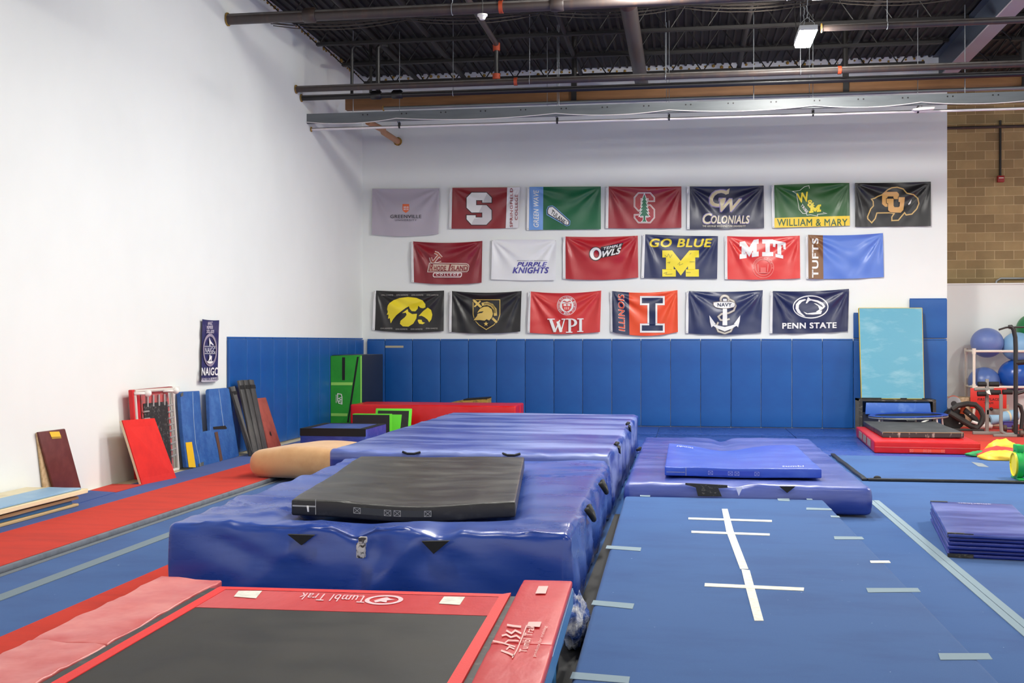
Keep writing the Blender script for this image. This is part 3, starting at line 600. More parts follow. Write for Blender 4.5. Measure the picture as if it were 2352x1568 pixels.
for q in (((1394, 1253), (1473, 1258), (1471, 1266), (1391, 1260)), ((1363, 1379), (1457, 1387), (1453, 1399), (1358, 1389)), ((1315, 1544), (1447, 1555), (1444, 1570), (1309, 1559)), ((1470, 1135), (1494, 1136), (1493, 1141), (1470, 1140)),
          ((1852, 1166), (1908, 1168), (1912, 1172), (1852, 1171)), ((1785, 1145), (1813, 1145), (1814, 1151), (1788, 1150)), ((1852, 1144), (1864, 1145), (1867, 1148), (1853, 1148)), ((1915, 1232), (1980, 1233), (1985, 1239), (1917, 1239)),
          ((1998, 1288), (2042, 1288), (2046, 1293), (2000, 1293)), ((1989, 1351), (2108, 1351), (2115, 1360), (1994, 1361)), ((2155, 1501), (2270, 1501), (2280, 1515), (2160, 1516)), ((1907, 1184), (1927, 1185), (1930, 1189), (1909, 1188))):
    strip('tape_mark', LTAPE if q[0][0] != 1998 else WTAPE, q)
# ------------------------------------------------------------------ right crash mat with blue mat on it
def m3fn(p, lo, hi):
    p = p.copy(); x, y, z = p; h = z / hi.z; top = ss(.7, 1, h)
    z += top * (.012 * nz(x * 1.2, y * 1.4, 41) + .01 * ridge(x * 1.1, y * 2, 44) + .012 * ridge(x * 2, y * 2, 48) * (1 - ss(0, .4, y - lo.y)))
    z -= top * (.09 * gauss(x, .5, .45) * ss(13.3, 15.5, y) * (1 - ss(15.9, 17.2, y)) + .06 * gauss(x, .55, .13) * ss(16.0, 17.9, y) + .03 * gauss(x, .5, .12) * (1 - ss(0, .4, y - lo.y)))
    if y < lo.y + .02: y -= .03 * math.sin(h * math.pi) + .015 * nz(x * 3, z * 4, 45)
    if x < lo.x + .02: x -= .02 * math.sin(h * math.pi)
    if x > hi.x - .02: x += .02 * math.sin(h * math.pi) + .01 * nz(y * 2, z * 3, 46)
    return Vector((x, y, z))
t = thing('crash_mat', 'low violet blue crash mat at the far end of the runway', 'crash mat', (.62, 15.2, 0))
MB().soft((-.64, 12.17, .02), (1.9, 18.1, .315), .05, (.05, .06, .05), m3fn).build('cover', VIN3, t, smooth=True)
MB().prism([fy(1790, 1117, 12.1), fy(1827, 1117, 12.1), fy(1808, 1132, 12.1)], (0, .03, 0)).build('handle', BLK, t)
a = [fy(x, y, 12.1) for x, y in ((1574, 1109), (1671, 1114), (1671, 1120), (1650, 1121), (1658, 1140), (1603, 1139), (1598, 1119), (1574, 1113))]
MB().prism(a, (0, .02, 0)).build('tape_patch', mat('worn black tape', (42, 40, 36), .5, col2=(120, 114, 100), vs=(20, 50, 40), lo=.55, hi=.75), t)['label'] = 'worn black tape patch'
MB().prism([Vector((fy(1690, 1104, 12.1).x, 12.12, .3)), Vector((fy(1706, 1104, 12.1).x, 12.12, .3)), Vector((fy(1697, 1122, 12.1).x, 12.1, .21))], (0, .01, 0)).build('tear', mat('white torn lining', (190, 196, 224), .5), t)
for (x, y) in ((1467, 1030), (1462, 1069)):
    p = atx(x, y, -.65); MB().tube([p + Vector((.02, -.12, 0)), p + Vector((-.02, 0, -.02)), p + Vector((.02, .12, 0))], .02, 6).build('handle', BLK, t)
def b4fn(p, lo, hi):
    p = p.copy(); x, y, z = p; h = (z - lo.z) / (hi.z - lo.z)
    z -= .085 * gauss(x, .5, .42) * ss(13.4, 15.7, y) + .012 * gauss(x, .6, .5)
    if h > .7: z += .006 * nz(x * 3 , y * 3, 51) + .006 * math.sin(9 * math.atan2(y - 12.5, x + .4)) * (1 - ss(0, 1.2, y - lo.y)) * .6
    return Vector((x, y, z))
t = thing('landing_mat', 'bright blue landing mat lying on the low violet blue crash mat', 'landing mat', (.6, 14.1, .32))
MB().soft((-.23, 12.66, .345), (1.46, 15.6, .445), .014, (.08, .1, .05), b4fn, rz=(.0, .6, 12.66)).build('cover', VINB, t, smooth=True)
def b4(x, y, z): return b4fn(Vector((x, y, z)), Vector((-.23, 12.66, .345)), Vector((1.46, 15.6, .445)))
stitched(t, b4, .24, .8, .393, 12.66, mat('pale blue stitching', (160, 170, 220), .8), mat('blue webbing', (44, 70, 180), .7))
MB().prism([b4(.0, 12.654, .35), b4(.004, 12.654, .35), b4(.004, 12.654, .44), b4(.0, 12.654, .44)], (0, .003, 0)).prism([b4(-.21, 12.654, .385), b4(-.01, 12.654, .385), b4(-.01, 12.654, .389), b4(-.21, 12.654, .389)], (0, .003, 0)).build('zip', STI, t)
PALE = mat('pale print', (196, 204, 236), .6)
decal('lettering', PALE, t, text_quad('tumbl', (1.06, 12.98), (1.3, 12.98), (1.06, 12.84), bold=.03, shear=.2), lambda x, y: b4(x, y, .447), .05)
decal('lettering', PALE, t, text_quad('tumbl', (.1, 15.15), (-.12, 15.15), (.1, 15.35), bold=.03, shear=.2), lambda x, y: b4(x, y, .447), .05)
# ------------------------------------------------------------------ trampoline track
TA = .034; TX, TY = -.658, 6.63
def tp(x, y, z): return Vector((TX + x * math.cos(TA) - y * math.sin(TA), TY + x * math.sin(TA) + y * math.cos(TA), z))
t = thing('tumbling_trampoline', 'long low trampoline track with black bed and red side pads, nearest the camera', 'trampoline', (TX - 1.2, TY - 1.6, 0))
def tpad(x0, x1, y0, y1, z0, z1, name, m, seed, wr=.01, parent=t, tilt=0):
    def f(p, lo, hi):
        p = p.copy(); h = (p.z - lo.z) / (hi.z - lo.z)
        if h > .6: p.z += wr * nz(p.x * 5, p.y * 3.5, seed) + wr * .8 * nz(p.x * 9 + p.y * 3, p.y * 9, seed + 3)
        p.z += tilt * (p.x - (x0 + x1) / 2)
        return tp(p.x, p.y, p.z)
    return MB().soft((x0, y0, z0), (x1, y1, z1), .012, (.05, .07, .05), f).build(name, m, parent, smooth=True)
NE = -3.3
rp = tpad(-.29, 0, -1.42, 0, .385, .425, 'side_pad', REDP, 61, .003); tpad(-.285, .005, NE, -1.44, .385, .43, 'side_pad', REDP, 63, .006)
tpad(-2.52, -2.13, -1.5, -.02, .34, .388, 'side_pad', PINK, 65, .012, tilt=-.02)['label'] = 'pink side pad with painted glare'; tpad(-2.52, -2.12, NE, -1.52, .34, .393, 'side_pad', PINK, 67, .014, tilt=-.02)
def tslab(x0, x1, y0, y1, z0, z1, name, m, parent=t):
    return MB().prism([tp(x0, y0, z0), tp(x1, y0, z0), tp(x1, y1, z0), tp(x0, y1, z0)], (0, 0, z1 - z0)).build(name, m, parent)
tslab(-2.1, -.29, NE, -.3, .375, .392, 'spring_cover', mat('black spring cover', (38, 37, 36), .5, col2=(80, 78, 74), vs=(14, 14, 14), lo=.55, hi=.7))
tslab(-1.99, -.385, NE, -.72, .394, .404, 'jump_bed', BED)
tslab(-1.99, -.385, -.82, -.38, .394, .406, 'end_panel', REDP)
# striped border webbing
def tline(pts, w, name, m, z=.4075):
    vs, fs = stroke2(pts, w); return decal(name, m, t, (vs, fs), lambda x, y: tp(x, y, z))
MB().prism([tp(-2.035, NE, .394), tp(-1.975, NE, .394), tp(-1.97, -.37, .394), tp(-2.03, -.34, .394)], (0, 0, .014)).build('border_webbing', REDB, t)
MB().prism([tp(-.40, NE, .394), tp(-.335, NE, .394), tp(-.33, -.28, .394), tp(-.385, -.33, .394)], (0, 0, .014)).build('border_webbing', REDB, t)
MB().prism([tp(-2.03, -.39, .394), tp(-.33, -.39, .394), tp(-.33, -.31, .394), tp(-2.03, -.31, .394)], (0, 0, .012)).build('border_webbing', REDB, t)
def tz(q, z=.408): return [atz(x, y, z) for x, y in q]
for q in (((548, 1357), (602, 1357), (588, 1374), (537, 1370)), ((1020, 1370), (1068, 1371), (1056, 1389), (1008, 1386))):
    MB().prism(tz(q), (0, 0, .002)).build('tape_patch', WTAPE, t)['label'] = 'white tape patch'
def dq(s, tl, tr, bl2, z, **k):
    A, B, Cc = atz(*tl, z), atz(*tr, z), atz(*bl2, z); vs, fs = textmesh(s, **k)
    return vs, fs, A, B - A, Cc - A
def flat_text(s, tl, tr, bl2, z, m, parent, name='lettering', **k):
    vs, fs, A, U, V = dq(s, tl, tr, bl2, z, **k); return decal(name, m, parent, (vs, fs), lambda x, y: Vector((A.x + U.x * x + V.x * y, A.y + U.y * x + V.y * y, z)))
PW = mat('printed pale lettering', (238, 196, 200), .6)
flat_text('Tumbl Trak', (836, 1384), (684, 1376), (842, 1368), .409, PW, t, bold=.02, shear=.2)
flat_text('products', (832, 1371), (790, 1369), (836, 1366), .409, PW, t)
c0 = atz(882, 1377, .409)
decal('emblem', PW, t, poly2([ell(0, 0, .105, .085), ell(0, 0, .08, .062)]), lambda x, y: Vector((c0.x + x, c0.y + y * 1.35, .409)))
decal('emblem', PW, t, poly2([(-.05, -.02), (-.02, .03), (0, .05), (.03, .02), (.06, .01), (.02, -.01), (.03, -.045), (-.01, -.03), (-.03, -.05)]), lambda x, y: Vector((c0.x + x, c0.y + y * 1.35, .409)))
PW2 = mat('worn white print', (246, 188, 182), .6)
def pad_pt(cx, cy): return (1050 + cx / 5.85, 1300 + cy / 5.85)
def pquad(c): return [atz(*pad_pt(*q), .437) for q in c]
def pflat(geo, name='print'): return decal(name, PW2, t, geo, lambda x, y: (lambda p: Vector((p.x, p.y, .4335)))(atz(1050 + x / 5.85, 1300 + y / 5.85, .4335)))
pflat(poly2([(960, 745), (1135, 745), (1110, 815), (935, 805)]), 'blank_label')
pflat(join2(stroke2([(935, 790), (880, 940), (800, 1130), (740, 1230)], 16), stroke2([(670, 785), (760, 800), (860, 810)], 26), stroke2([(660, 860), (730, 900), (780, 860), (860, 900)], 24), stroke2([(600, 930), (660, 915), (720, 950), (800, 930), (850, 970)], 22),
            stroke2([(480, 1000), (600, 1025), (680, 1050), (780, 1080)], 20), stroke2([(640, 1030), (690, 990), (830, 1000)], 16), stroke2([(660, 1120), (700, 1080), (770, 1110)], 20), stroke2([(590, 1130), (700, 1170), (760, 1200)], 26)), 'print')
pflat(text_quad('Tumbl Trak', (830, 1150), (945, 790), (935, 1160), bold=.05))
pflat(text_quad('products for training', (1010, 1210), (1165, 800), (1065, 1220), bold=.05))
pflat(poly2([(1095, 265), (1225, 265), (1190, 365), (1050, 365)]), 'worn_patch')
# frame
fr = MB(); fr.prism([tp(-.02, NE, .28), tp(-.02, -.01, .28), tp(-.02, -.01, .383), tp(-.02, NE, .383)], (.025, 0, 0)); fr.build('side_rail', STEELB, t)
MB().prism([tp(-2.44, NE, .28), tp(-2.44, -.01, .28), tp(-2.44, -.01, .366), tp(-2.44, NE, .366)], (.025, 0, 0)).build('side_rail', STEELB, t)
MB().prism([tp(-2.42, -.26, .28), tp(-.02, -.26, .28), tp(-.02, -.26, .37), tp(-2.42, -.26, .37)], (0, .03, 0)).build('end_rail', STEELB, t)
for (x, y) in ((-.045, -1.05), (-.045, -2.6), (-2.42, -.3), (-2.42, -1.6), (-2.42, -3.0)):
    MB().tube([tp(x, y, .3), tp(x, y, .0)], .032, 8).build('leg', STEELB, t)
MB().prism([tp(-.06, -1.3, .0), tp(-.06, -.35, .0), tp(-.06, -.35, .28), tp(-.06, -1.3, .28)], (.004, 0, 0)).build('skirt', mat('dark blue skirt', (14, 62, 98), .6), t)
# ------------------------------------------------------------------ things leaning on the left wall
def onplane(x, y, p, n):
    v = ray(x, y); o = Vector((0, 0, EYE)); return o + v * ((p - o).dot(n) / v.dot(n))
def plane3(a, b2, c):
    n = (b2 - a).cross(c - a).normalized(); return n if n.dot(Vector((0, 0, EYE)) - a) > 0 else -n
def lean_plane(tl, tr, br, topx=XL + .13, z=LZ):
    a, b2, c = atx(*tl, topx), atx(*tr, topx), atz(*br, z); return c, plane3(a, b2, c)
def facing(px_pts, P, N, off=0): return [onplane(x, y, P, N) + N * off for x, y in px_pts]
def basept(q):   # base of a thing from a list of world points
    return Vector((sum(p.x for p in q) / len(q), sum(p.y for p in q) / len(q), min(p.z for p in q)))
MAROON = mat('maroon vinyl', (98, 44, 42), .42, col2=(112, 56, 52), vs=(5, 5, 5), bump=.06)
WOODL = mat('pale plywood', (206, 178, 138), .6, col2=(184, 150, 108), vs=(3, 20, 20))
CREAMF = mat('cream foam edge', (228, 214, 176), .8)
q = [atx(88, 992, XL + .05), atx(150, 984, XL + .05), atz(190, 1131, LZ), None]; q[3] = q[2] + (q[0] - q[1]); N = plane3(q[0], q[1], q[2])
t = thing('springboard', 'maroon folded board with yellow label leaning on the left wall', 'board', basept(q))
MB().prism(q, -N * .03).build('front_board', MAROON, t, bevel=.01)
w0 = [atx(85, 994, XL + .025), atx(148, 988, XL + .025)]; w1 = [atx(104, 1126, XL + .03), None]; w1[1] = w1[0] + (w0[1] - w0[0]); w1 = [Vector((p.x, p.y, LZ + .005)) for p in w1]
MB().prism([w0[0], w0[1], w1[1], w1[0]], (-.018, 0, 0)).build('back_board', WOODL, t)
MB().prism([onplane(x, y, q[0] + N * .001, N) for x, y in ((113, 991.5), (135.5, 990.5), (140, 1002.5), (118, 1003.5))], N * .003).build('label_patch', mat('yellow label', (246, 200, 62), .5), t)['label'] = 'yellow paper label'
MB().prism([onplane(x, y, q[0] + N * .001, N) for x, y in ((118.5, 1004.5), (140, 1003.5), (141, 1006), (119.5, 1007.5))], N * .002).build('label_print', mat('dull yellow print', (186, 150, 60), .5), t)
q = [atx(281, 965, -6.86), atx(355, 960, -6.86), atz(405, 1097, LZ), atz(327, 1113, LZ)]; N = plane3(q[0], q[1], q[2])
t = thing('foam_board', 'plain bright red board leaning in front of the small upright trampoline', 'board', basept(q))
MB().prism([p - N * .012 for p in q], -N * .03).build('foam_core', CREAMF, t)
MB().prism(q, -N * .0115).build('red_facing', mat('red felt facing', (220, 36, 30), .85, col2=(206, 30, 28), vs=(3, 3, 3)), t)
# small upright trampoline
P, N = Vector((XL + .16, 14, 0)), Vector((1, 0, .0)).normalized()
q = facing([(306, 895), (398, 889), (412, 1082), (320, 1100)], P, N); q[2].z = q[3].z = .045
t = thing('mini_trampoline', 'small spring trampoline standing on edge behind the red board', 'trampoline', basept(q))
def mt(u, v): return q[0] * (1 - u) * (1 - v) + q[1] * u * (1 - v) + q[2] * u * v + q[3] * (1 - u) * v
fr = MB()
fr.tube([mt(.03, .02), mt(.97, .02)], .022, 8).tube([mt(.97, .02), mt(.97, .98)], .022, 8).tube([mt(.97, .98), mt(.03, .98)], .022, 8).tube([mt(.03, .98), mt(.03, .02)], .022, 8)
fr.build('frame', mat('off white steel tube', (214, 208, 200), .4), t, smooth='auto')
MB().prism([mt(-.02, .0), mt(.15, .0), mt(.15, .99), mt(-.02, .99)], -N * .06).build('edge_pad', REDV, t, bevel=.012)
MB().prism([mt(.15, .0), mt(.98, -.01), mt(.98, .06), mt(.15, .06)], -N * .06).build('edge_pad', mat('dull red pad', (150, 50, 52), .5), t, bevel=.008)
MB().prism([mt(.17, .06), mt(.86, .06), mt(.86, .97), mt(.17, .97)], -N * .01).build('backing_pad', mat('pinkish red backing', (196, 84, 84), .5, col2=(120, 110, 108), vs=(9, 9, 9)), t)
for k in range(4):
    o = N * .012; B_ = mat('black net bed', (36, 36, 37), .7, col2=(110, 108, 106), vs=(30, 30, 30), lo=.56, hi=.7)
MB().prism([mt(.2, .16) + o, mt(.8, .16) + o, mt(.8, .9) + o, mt(.2, .9) + o], -N * .006).build('jump_bed', B_, t)
mtf = [c for c in t.children if c.name.startswith('frame')][0]
SPR = mat('spring steel', (186, 184, 182), .35, metal=.5)
for v in [.2 + i * .075 for i in range(9)]:
    MB().tube([mt(.93, v) + N * .01, mt(.78, v + .012) + N * .02], .013, 6).build('spring', SPR, mtf)
for u in (.3, .44, .58, .72): MB().tube([mt(u, .07) + N * .02, mt(u - .02, .2) + N * .02], .013, 6).build('spring', SPR, mtf)
for v in (.25, .33): MB().tube([mt(.17, v) + N * .02, mt(.3, v) + N * .02], .013, 6).build('spring', SPR, mtf)
for (x, y) in ((340, 903), (404, 897)):
    p = onplane(x, y, P + N * .12, N); MB().tube([p - N * .12 - Vector((0, .14, 0)), p], .018, 8).sphere(p, .045, 12, 8).build('folded_leg', WHITE, t, smooth=True)
q = [atx(398, 888, XL + .06), atx(414, 887, XL + .06), atx(420, 1078, XL + .06), atx(404, 1083, XL + .06)]; q[2].z = q[3].z = .042
tag(MB().prism(q, (-.05, 0, 0)).build('foam_board', mat('white foam board', (228, 226, 220), .7), bevel=.008), 'narrow white board between the small trampoline and the notched blue mat', 'board')
# notched blue canvas mat
P, N = lean_plane((415, 900), (525, 891), (549, 1048), XL + .14)
CAN = mat('blue canvas', (36, 86, 156), .6, col2=(54, 104, 170), vs=(5, 5, 5), bump=.5, bs=(6, 6, 9), bdist=.03)
out = [(414, 902), (417, 899), (459, 897), (462, 940), (466.5, 991), (484, 988), (481.5, 940), (480, 897), (482, 893), (522, 890), (527, 893), (537, 968), (550, 1047), (500, 1062), (447, 1074), (429, 1073), (420, 990)]
q = facing(out, P, N); t = thing('notched_mat', 'blue canvas U shaped mat with yellow stripe standing by the left wall', 'mat', basept(q))
MB().prism(q, -N * .06).build('cover', CAN, t, bevel=.012)
def patch(name, pts, m, label=None, off=.002, th=.004):
    o = MB().prism(facing(pts, P, N, off), N * th).build(name, m, t)
    if label: o['label'] = label
    return o
patch('yellow_stripe', [(425.5, 1016), (440, 1014.5), (449, 1073), (433, 1073)], mat('yellow vinyl', (240, 190, 26), .45), 'yellow vinyl stripe')
patch('strap', [(492, 993), (499, 991), (511, 1056), (505, 1060), (500, 1030)], mat('brown strap', (92, 62, 48), .7), 'brown strap')
patch('hand_slot', [(489, 980), (517, 977), (521, 983), (519, 985), (490, 986)], mat('dark slot', (26, 20, 16), .9), off=.001, th=.003)
patch('corner_patch', [(414, 904), (420, 900), (420, 909), (415, 911)], mat('grey tape', (84, 86, 84), .7)); patch('corner_patch', [(455, 1065), (467, 1060), (467, 1069), (457, 1072)], mat('grey tape', (84, 86, 84), .7))
for s_ in ([(442, 900), (444, 960), (449, 1020), (460, 1070)], [(502, 893), (508, 940), (513, 978)]):
    g = facing(s_, P, N, .003); MB().tube(g, .005, 5).build('seam_stitching', mat('pale worn seam', (150, 176, 206), .8), t)
# dark planks
DKW = mat('dark grey rubber plank', (62, 62, 63), .6, col2=(96, 95, 92), vs=(5, 5, 1.5), lo=.45, hi=.7)
for i, (a, b2, c, e) in enumerate((((528, 888), (540, 886), (583, 1048), (576, 1047)), ((548, 873), (559, 872), (596, 1047), (583, 1048)), ((560.5, 872), (571, 872), (606, 1046), (596.5, 1047)), ((572, 871), (583.5, 872), (617, 1040), (607, 1045)))):
    P, N = lean_plane(a, b2, c, XL + .15 + .028 * i); q = [onplane(*a, P, N), onplane(*b2, P, N), atz(*c, LZ), atz(*e, LZ)]
    q = [q[0].lerp(q[1], .05), q[1].lerp(q[0], .05), q[2].lerp(q[3], .05), q[3].lerp(q[2], .05)]
    t = thing('plank', ['dark grey plank leaning by the left wall pads, tilted leftmost of four', 'dark grey plank leaning by the left wall pads, second from left of four', 'dark grey plank leaning by the left wall pads, third from left of four', 'dark grey plank leaning by the left wall pads, rightmost and most apart of four'][i], 'plank', basept(q), 'dark planks by the left wall')
    MB().prism(q, -N * .035).build('board', DKW, t, bevel=.005)
    def pp(u, v): return q[0] * (1 - u) * (1 - v) + q[1] * u * (1 - v) + q[2] * u * v + q[3] * (1 - u) * v
    MB().prism([pp(-.02, .07) + N * .001, pp(1.02, .07) + N * .001, pp(1.02, .12) + N * .001, pp(-.02, .12) + N * .001], N * .005).build('band', BLK, t)
    MB().prism([pp(0, .95) + N * .001, pp(1, .95) + N * .001, pp(1, 1) + N * .001, pp(0, 1) + N * .001], N * .004).build('end_cap', BLK, t)
tl, tr, br, bl_ = (590, 914), (611, 912), (648, 1029), (619, 1036)
P, N = lean_plane(tl, tr, br, XL + .13); q = [onplane(*tl, P, N), onplane(*tr, P, N), atz(*br, LZ), atz(*bl_, LZ)]
t = thing('foam_board', 'rust brown board leaning on the blue pads right of the dark planks', 'board', basept(q))
MB().prism(q, -N * .04).build('cover', mat('rust brown vinyl', (160, 74, 62), .55, col2=(140, 60, 52), vs=(5, 5, 5), bump=.1), t, bevel=.01)
MB().prism(facing([(620, 990), (622, 993), (624, 1001), (621, 997)], P, N, .001), N * .003).build('tear', BLK, t)
# pile of folded panel mats at the left edge
SKYV = mat('faded light blue vinyl', (132, 172, 204), .45, col2=(152, 186, 210), vs=(3, 3, 3), bump=.12, bs=(8, 8, 8))
TEAL = mat('teal blue vinyl', (44, 100, 146), .45); BEIGE = mat('beige foam', (200, 170, 122), .8)
for i, (z0, z1, zm, x1, y1, m0, m1_, lab) in enumerate(((LZ + .002, .125, .085, -6.48, 11.38, BEIGE, TEAL, 'lowest panel mat of the pile at the left edge, teal over beige'), (.127, .185, .16, -6.48, 11.38, BEIGE, mat('dark panel vinyl', (52, 50, 54), .5), 'middle panel mat of the pile at the left edge, dark over beige'), (.187, .255, .235, -6.42, 11.46, CREAMF, SKYV, 'top panel mat of the pile at the left edge, light blue and cream'))):
    t = thing('panel_mat', lab, 'panel mat', (-6.8, 9, z0), 'panel mats piled at the left edge')
    MB().soft((XL + .03, 7.0, z0), (x1, y1, zm - .001), .008, (.3, .4, .05), lambda p, lo, hi: p + Vector((.012 * nz(p.y * 2, p.z * 30, 1), .01 * nz(p.x * 9, p.z * 40, 2), 0))).build('foam_panel', m0, t, smooth=True)
    xa = XL + .03 if i < 2 else -6.82
    MB().soft((xa, 7.0, zm), (x1 - .02, y1 - .1, z1), .008, (.2, .3, .05), lambda p, lo, hi: p + Vector((.012 * nz(p.y * 3, p.z * 30, 5), .012 * nz(p.x * 9, p.z * 40, 7), .004 * nz(p.x * 4, p.y * 4, 2)))).build('vinyl_panel', m1_, t, smooth=True)
    if i == 2: MB().soft((XL + .03, 7.0, zm), (-6.83, y1 - .12, z1 - .002), .008, (.2, .3, .05)).build('cream_underside', CREAM, t, smooth=True)
# ------------------------------------------------------------------ back left corner
GRN = mat('green vinyl', (46, 160, 44), .45, col2=(40, 146, 40), vs=(2, 2, 2), bump=.15, bs=(6, 6, 6)); NAVY = mat('navy vinyl', (24, 32, 50), .5, bump=.05); LIME = mat('lime strap', (150, 214, 96), .6); LGRN = mat('bright green vinyl', (104, 222, 50), .5)
GY = 21.9; ga = aty(760, 817, GY); gb = aty(831, 815, GY); gx1 = gb.x
t = thing('wedge_mat', 'tall green and navy folded wedge mat standing in the back left corner', 'wedge mat', (ga.x, GY, .06))
def gp(x, y, o=.003): p = aty(x, y, GY - o); return p
def cr(cx, cy): return (560 + cx / 3.92, 740 + cy / 3.92)
MB().box((ga.x + .02, GY, .06), (gx1, 23.5, gb.z)).build('navy_body', NAVY, t, bevel=.012)
MB().prism([gp(760, 817, .0), gp(831.5, 815, .0), gp(831.5, 995, .0), gp(760, 995, .0)], (0, -.012, 0)).build('green_face', GRN, t)
def gslab(name, pts, m, o=.0135): return MB().prism([gp(*cr(*p), o) for p in pts], (0, -.004, 0)).build(name, m, t)
gslab('black_strap', [(886, 315), (912, 315), (910, 520), (886, 520)], BLK); gslab('black_seam', [(1020, 310), (1036, 310), (945, 900), (930, 900)], BLK)
gslab('lime_strap', [(785, 540), (980, 540), (976, 566), (785, 566)], LIME); gslab('lime_strap', [(785, 818), (935, 820), (930, 845), (785, 843)], LIME)
gslab('corner_trim', [(1050, 303), (1062, 303), (1062, 745), (1050, 745)], LIME)
def gd(geo, name='logo'): return decal(name, WHITE, t, geo, lambda x, y: gp(*cr(x, y), .0185))
gd(stroke2([(845, 642), (878, 648), (884, 670), (884, 735), (855, 728), (845, 700)], 7, True)); gd(text_quad('W', (878, 672), (878, 722), (848, 672), bold=.04), 'lettering'); gd(text_quad('WHNCRD', (838, 650), (838, 725), (826, 650)), 'lettering')
BOXV = mat('blue block vinyl', (48, 72, 160), .38, col2=(84, 102, 186), vs=(3, 3, 4), lo=.5, hi=.75, bump=.5, bs=(4, 4, 7), bdist=.03)
t = thing('spotting_block', 'blue vinyl block with black edge bands, in front of the left wall pads', 'block', (-5.6, 18.2, LZ))
MB().soft((-6.17, 17.6, LZ + .002), (-5.08, 18.87, .42), .012, (.12, .12, .1)).build('cover', BOXV, t, smooth=True)
MB().box((-6.175, 17.594, .305), (-5.075, 17.6, .424)).box((-6.175, 17.594, .42), (-5.075, 17.72, .424)).build('front_band', BLK, t)
MB().box((-6.175, 17.72, .42), (-6.05, 18.87, .424)).build('side_band', BLK, t); MB().box((-5.2, 17.72, .42), (-5.075, 18.87, .424)).build('side_band', BLK, t)
MB().box((-6.05, 18.78, .42), (-5.2, 18.87, .424)).build('back_band', BLK, t)
def tanfn(p, lo, hi):
    p = p.copy(); h = (p.z - lo.z) / (hi.z - lo.z); e = ss(0, .6, p.x - lo.x)
    p.z = lo.z + (p.z - lo.z) * (.93 + .1 * e + .06 * math.sin((p.x + 5.3) * 3.6) * e); p.y = 14.6 + (p.y - 14.6) * (.96 + .04 * e); return p
t = thing('bolster', 'tan suede covered bolster left of the largest blue crash mat', 'bolster', (-4.8, 14.5, .05))
MB().soft((-5.66, 14.02, .052), (-4.1, 15.25, .44), .17, (.07, .1, .05), tanfn, rz=(-.16, -5.5, 14.2)).build('cover', mat('tan suede', (206, 162, 112), .8, col2=(196, 150, 100), vs=(4, 4, 4), sheen=.3, bump=.1, bs=(90, 90, 90), bdist=.003), t, smooth=True)
def rmfn(p, lo, hi):
    p = p.copy(); h = p.z / hi.z
    if p.y < lo.y + .02: p.y -= .025 * math.sin(h * math.pi) + .02 * nz(p.x * 2.2 - p.z * 3, p.z * 2, 71)
    p.z += ss(.8, 1, h) * .008 * nz(p.x * 2, p.y * 3, 73); return p
t = thing('crash_mat', 'thick red crash mat lying along the back wall pads behind the blue mats', 'crash mat', (-4.7, 21.3, .05))
MB().soft((-6.3, 20.8, .052), (-3.12, 21.85, .635), .03, (.1, .12, .08), rmfn).build('cover', REDV, t, smooth=True)
MB().box((-6.29, 20.772, .22), (-3.13, 20.785, .228)).build('seam', REDB, t); MB().box((-3.118, 21.3, .08), (-3.108, 21.31, .6)).build('edge_seam', REDB, t)
t = thing('foam_wedge', 'scrap of yellow foam with black edge behind the red crash mat', 'foam block', (-4.4, 22.9, .021))
a, b2 = aty(1035, 924, 22.6), aty(1119, 913, 22.6)
MB().prism([(a.x, 22.6, .022), (b2.x, 22.6, .022), (b2.x, 22.6, b2.z - .02), (a.x * .65 + b2.x * .35, 22.6, b2.z - .05), (a.x, 22.6, a.z)], (0, .5, 0)).build('foam_body', FOAMY, t)
MB().prism([(a.x * .65 + b2.x * .35, 22.595, b2.z - .06), (b2.x, 22.595, b2.z - .025), (b2.x, 22.595, b2.z), (a.x * .65 + b2.x * .35, 22.595, b2.z - .035)], (0, .5, 0)).build('tape_edge', BLK, t)
ax0, ax1 = aty(810, 951, 19.9).x, aty(894, 951, 19.9).x
t = thing('folded_panel', 'black panel with bright green edges standing behind the blue block', 'panel', (-5.6, 19.9, LZ))
MB().box((ax0, 19.9, LZ + .002), (ax1, 19.915, .5)).build('black_face', NAVY if 0 else mat('black panel face', (38, 38, 42), .5), t)
MB().prism([(ax0 - .005, 19.917, LZ + .002), (ax0 - .005, 19.917, .512), (ax1 + .008, 19.917, .512), (ax1 + .008, 19.917, LZ + .002)], (0, .16, 0)).build('green_backing', LGRN, t)
cx0, cx1 = aty(859, 939, 20.3).x, aty(942, 939, 20.3).x
t = thing('framed_panel', 'bright green framed square panel leaning on the red crash mat', 'panel', (-5.3, 20.3, LZ))
zt = aty(900, 939, 20.3).z
MB().prism([(cx0, 20.28, LZ + .002), (cx1, 20.28, LZ + .002), (cx1, 20.42, zt), (cx0, 20.42, zt)], (0, .05, 0)).build('green_board', LGRN, t, bevel=.01)
def fp(u, v, o): return Vector((cx0 + (cx1 - cx0) * u, 20.28 + .14 * v - o, LZ + (zt - LZ) * v))
MB().prism([fp(.07, .07, .002), fp(.93, .07, .002), fp(.93, .93, .002), fp(.07, .93, .002)], (0, -.004, 0)).build('black_field', mat('speckled black felt', (44, 42, 40), .9, col2=(80, 74, 66), vs=(60, 60, 60), lo=.6, hi=.7), t)
MB().prism([fp(.2, .2, .007), fp(.72, .2, .007), fp(.74, .8, .007), fp(.2, .8, .007)], (0, -.004, 0)).build('green_centre', LGRN, t)
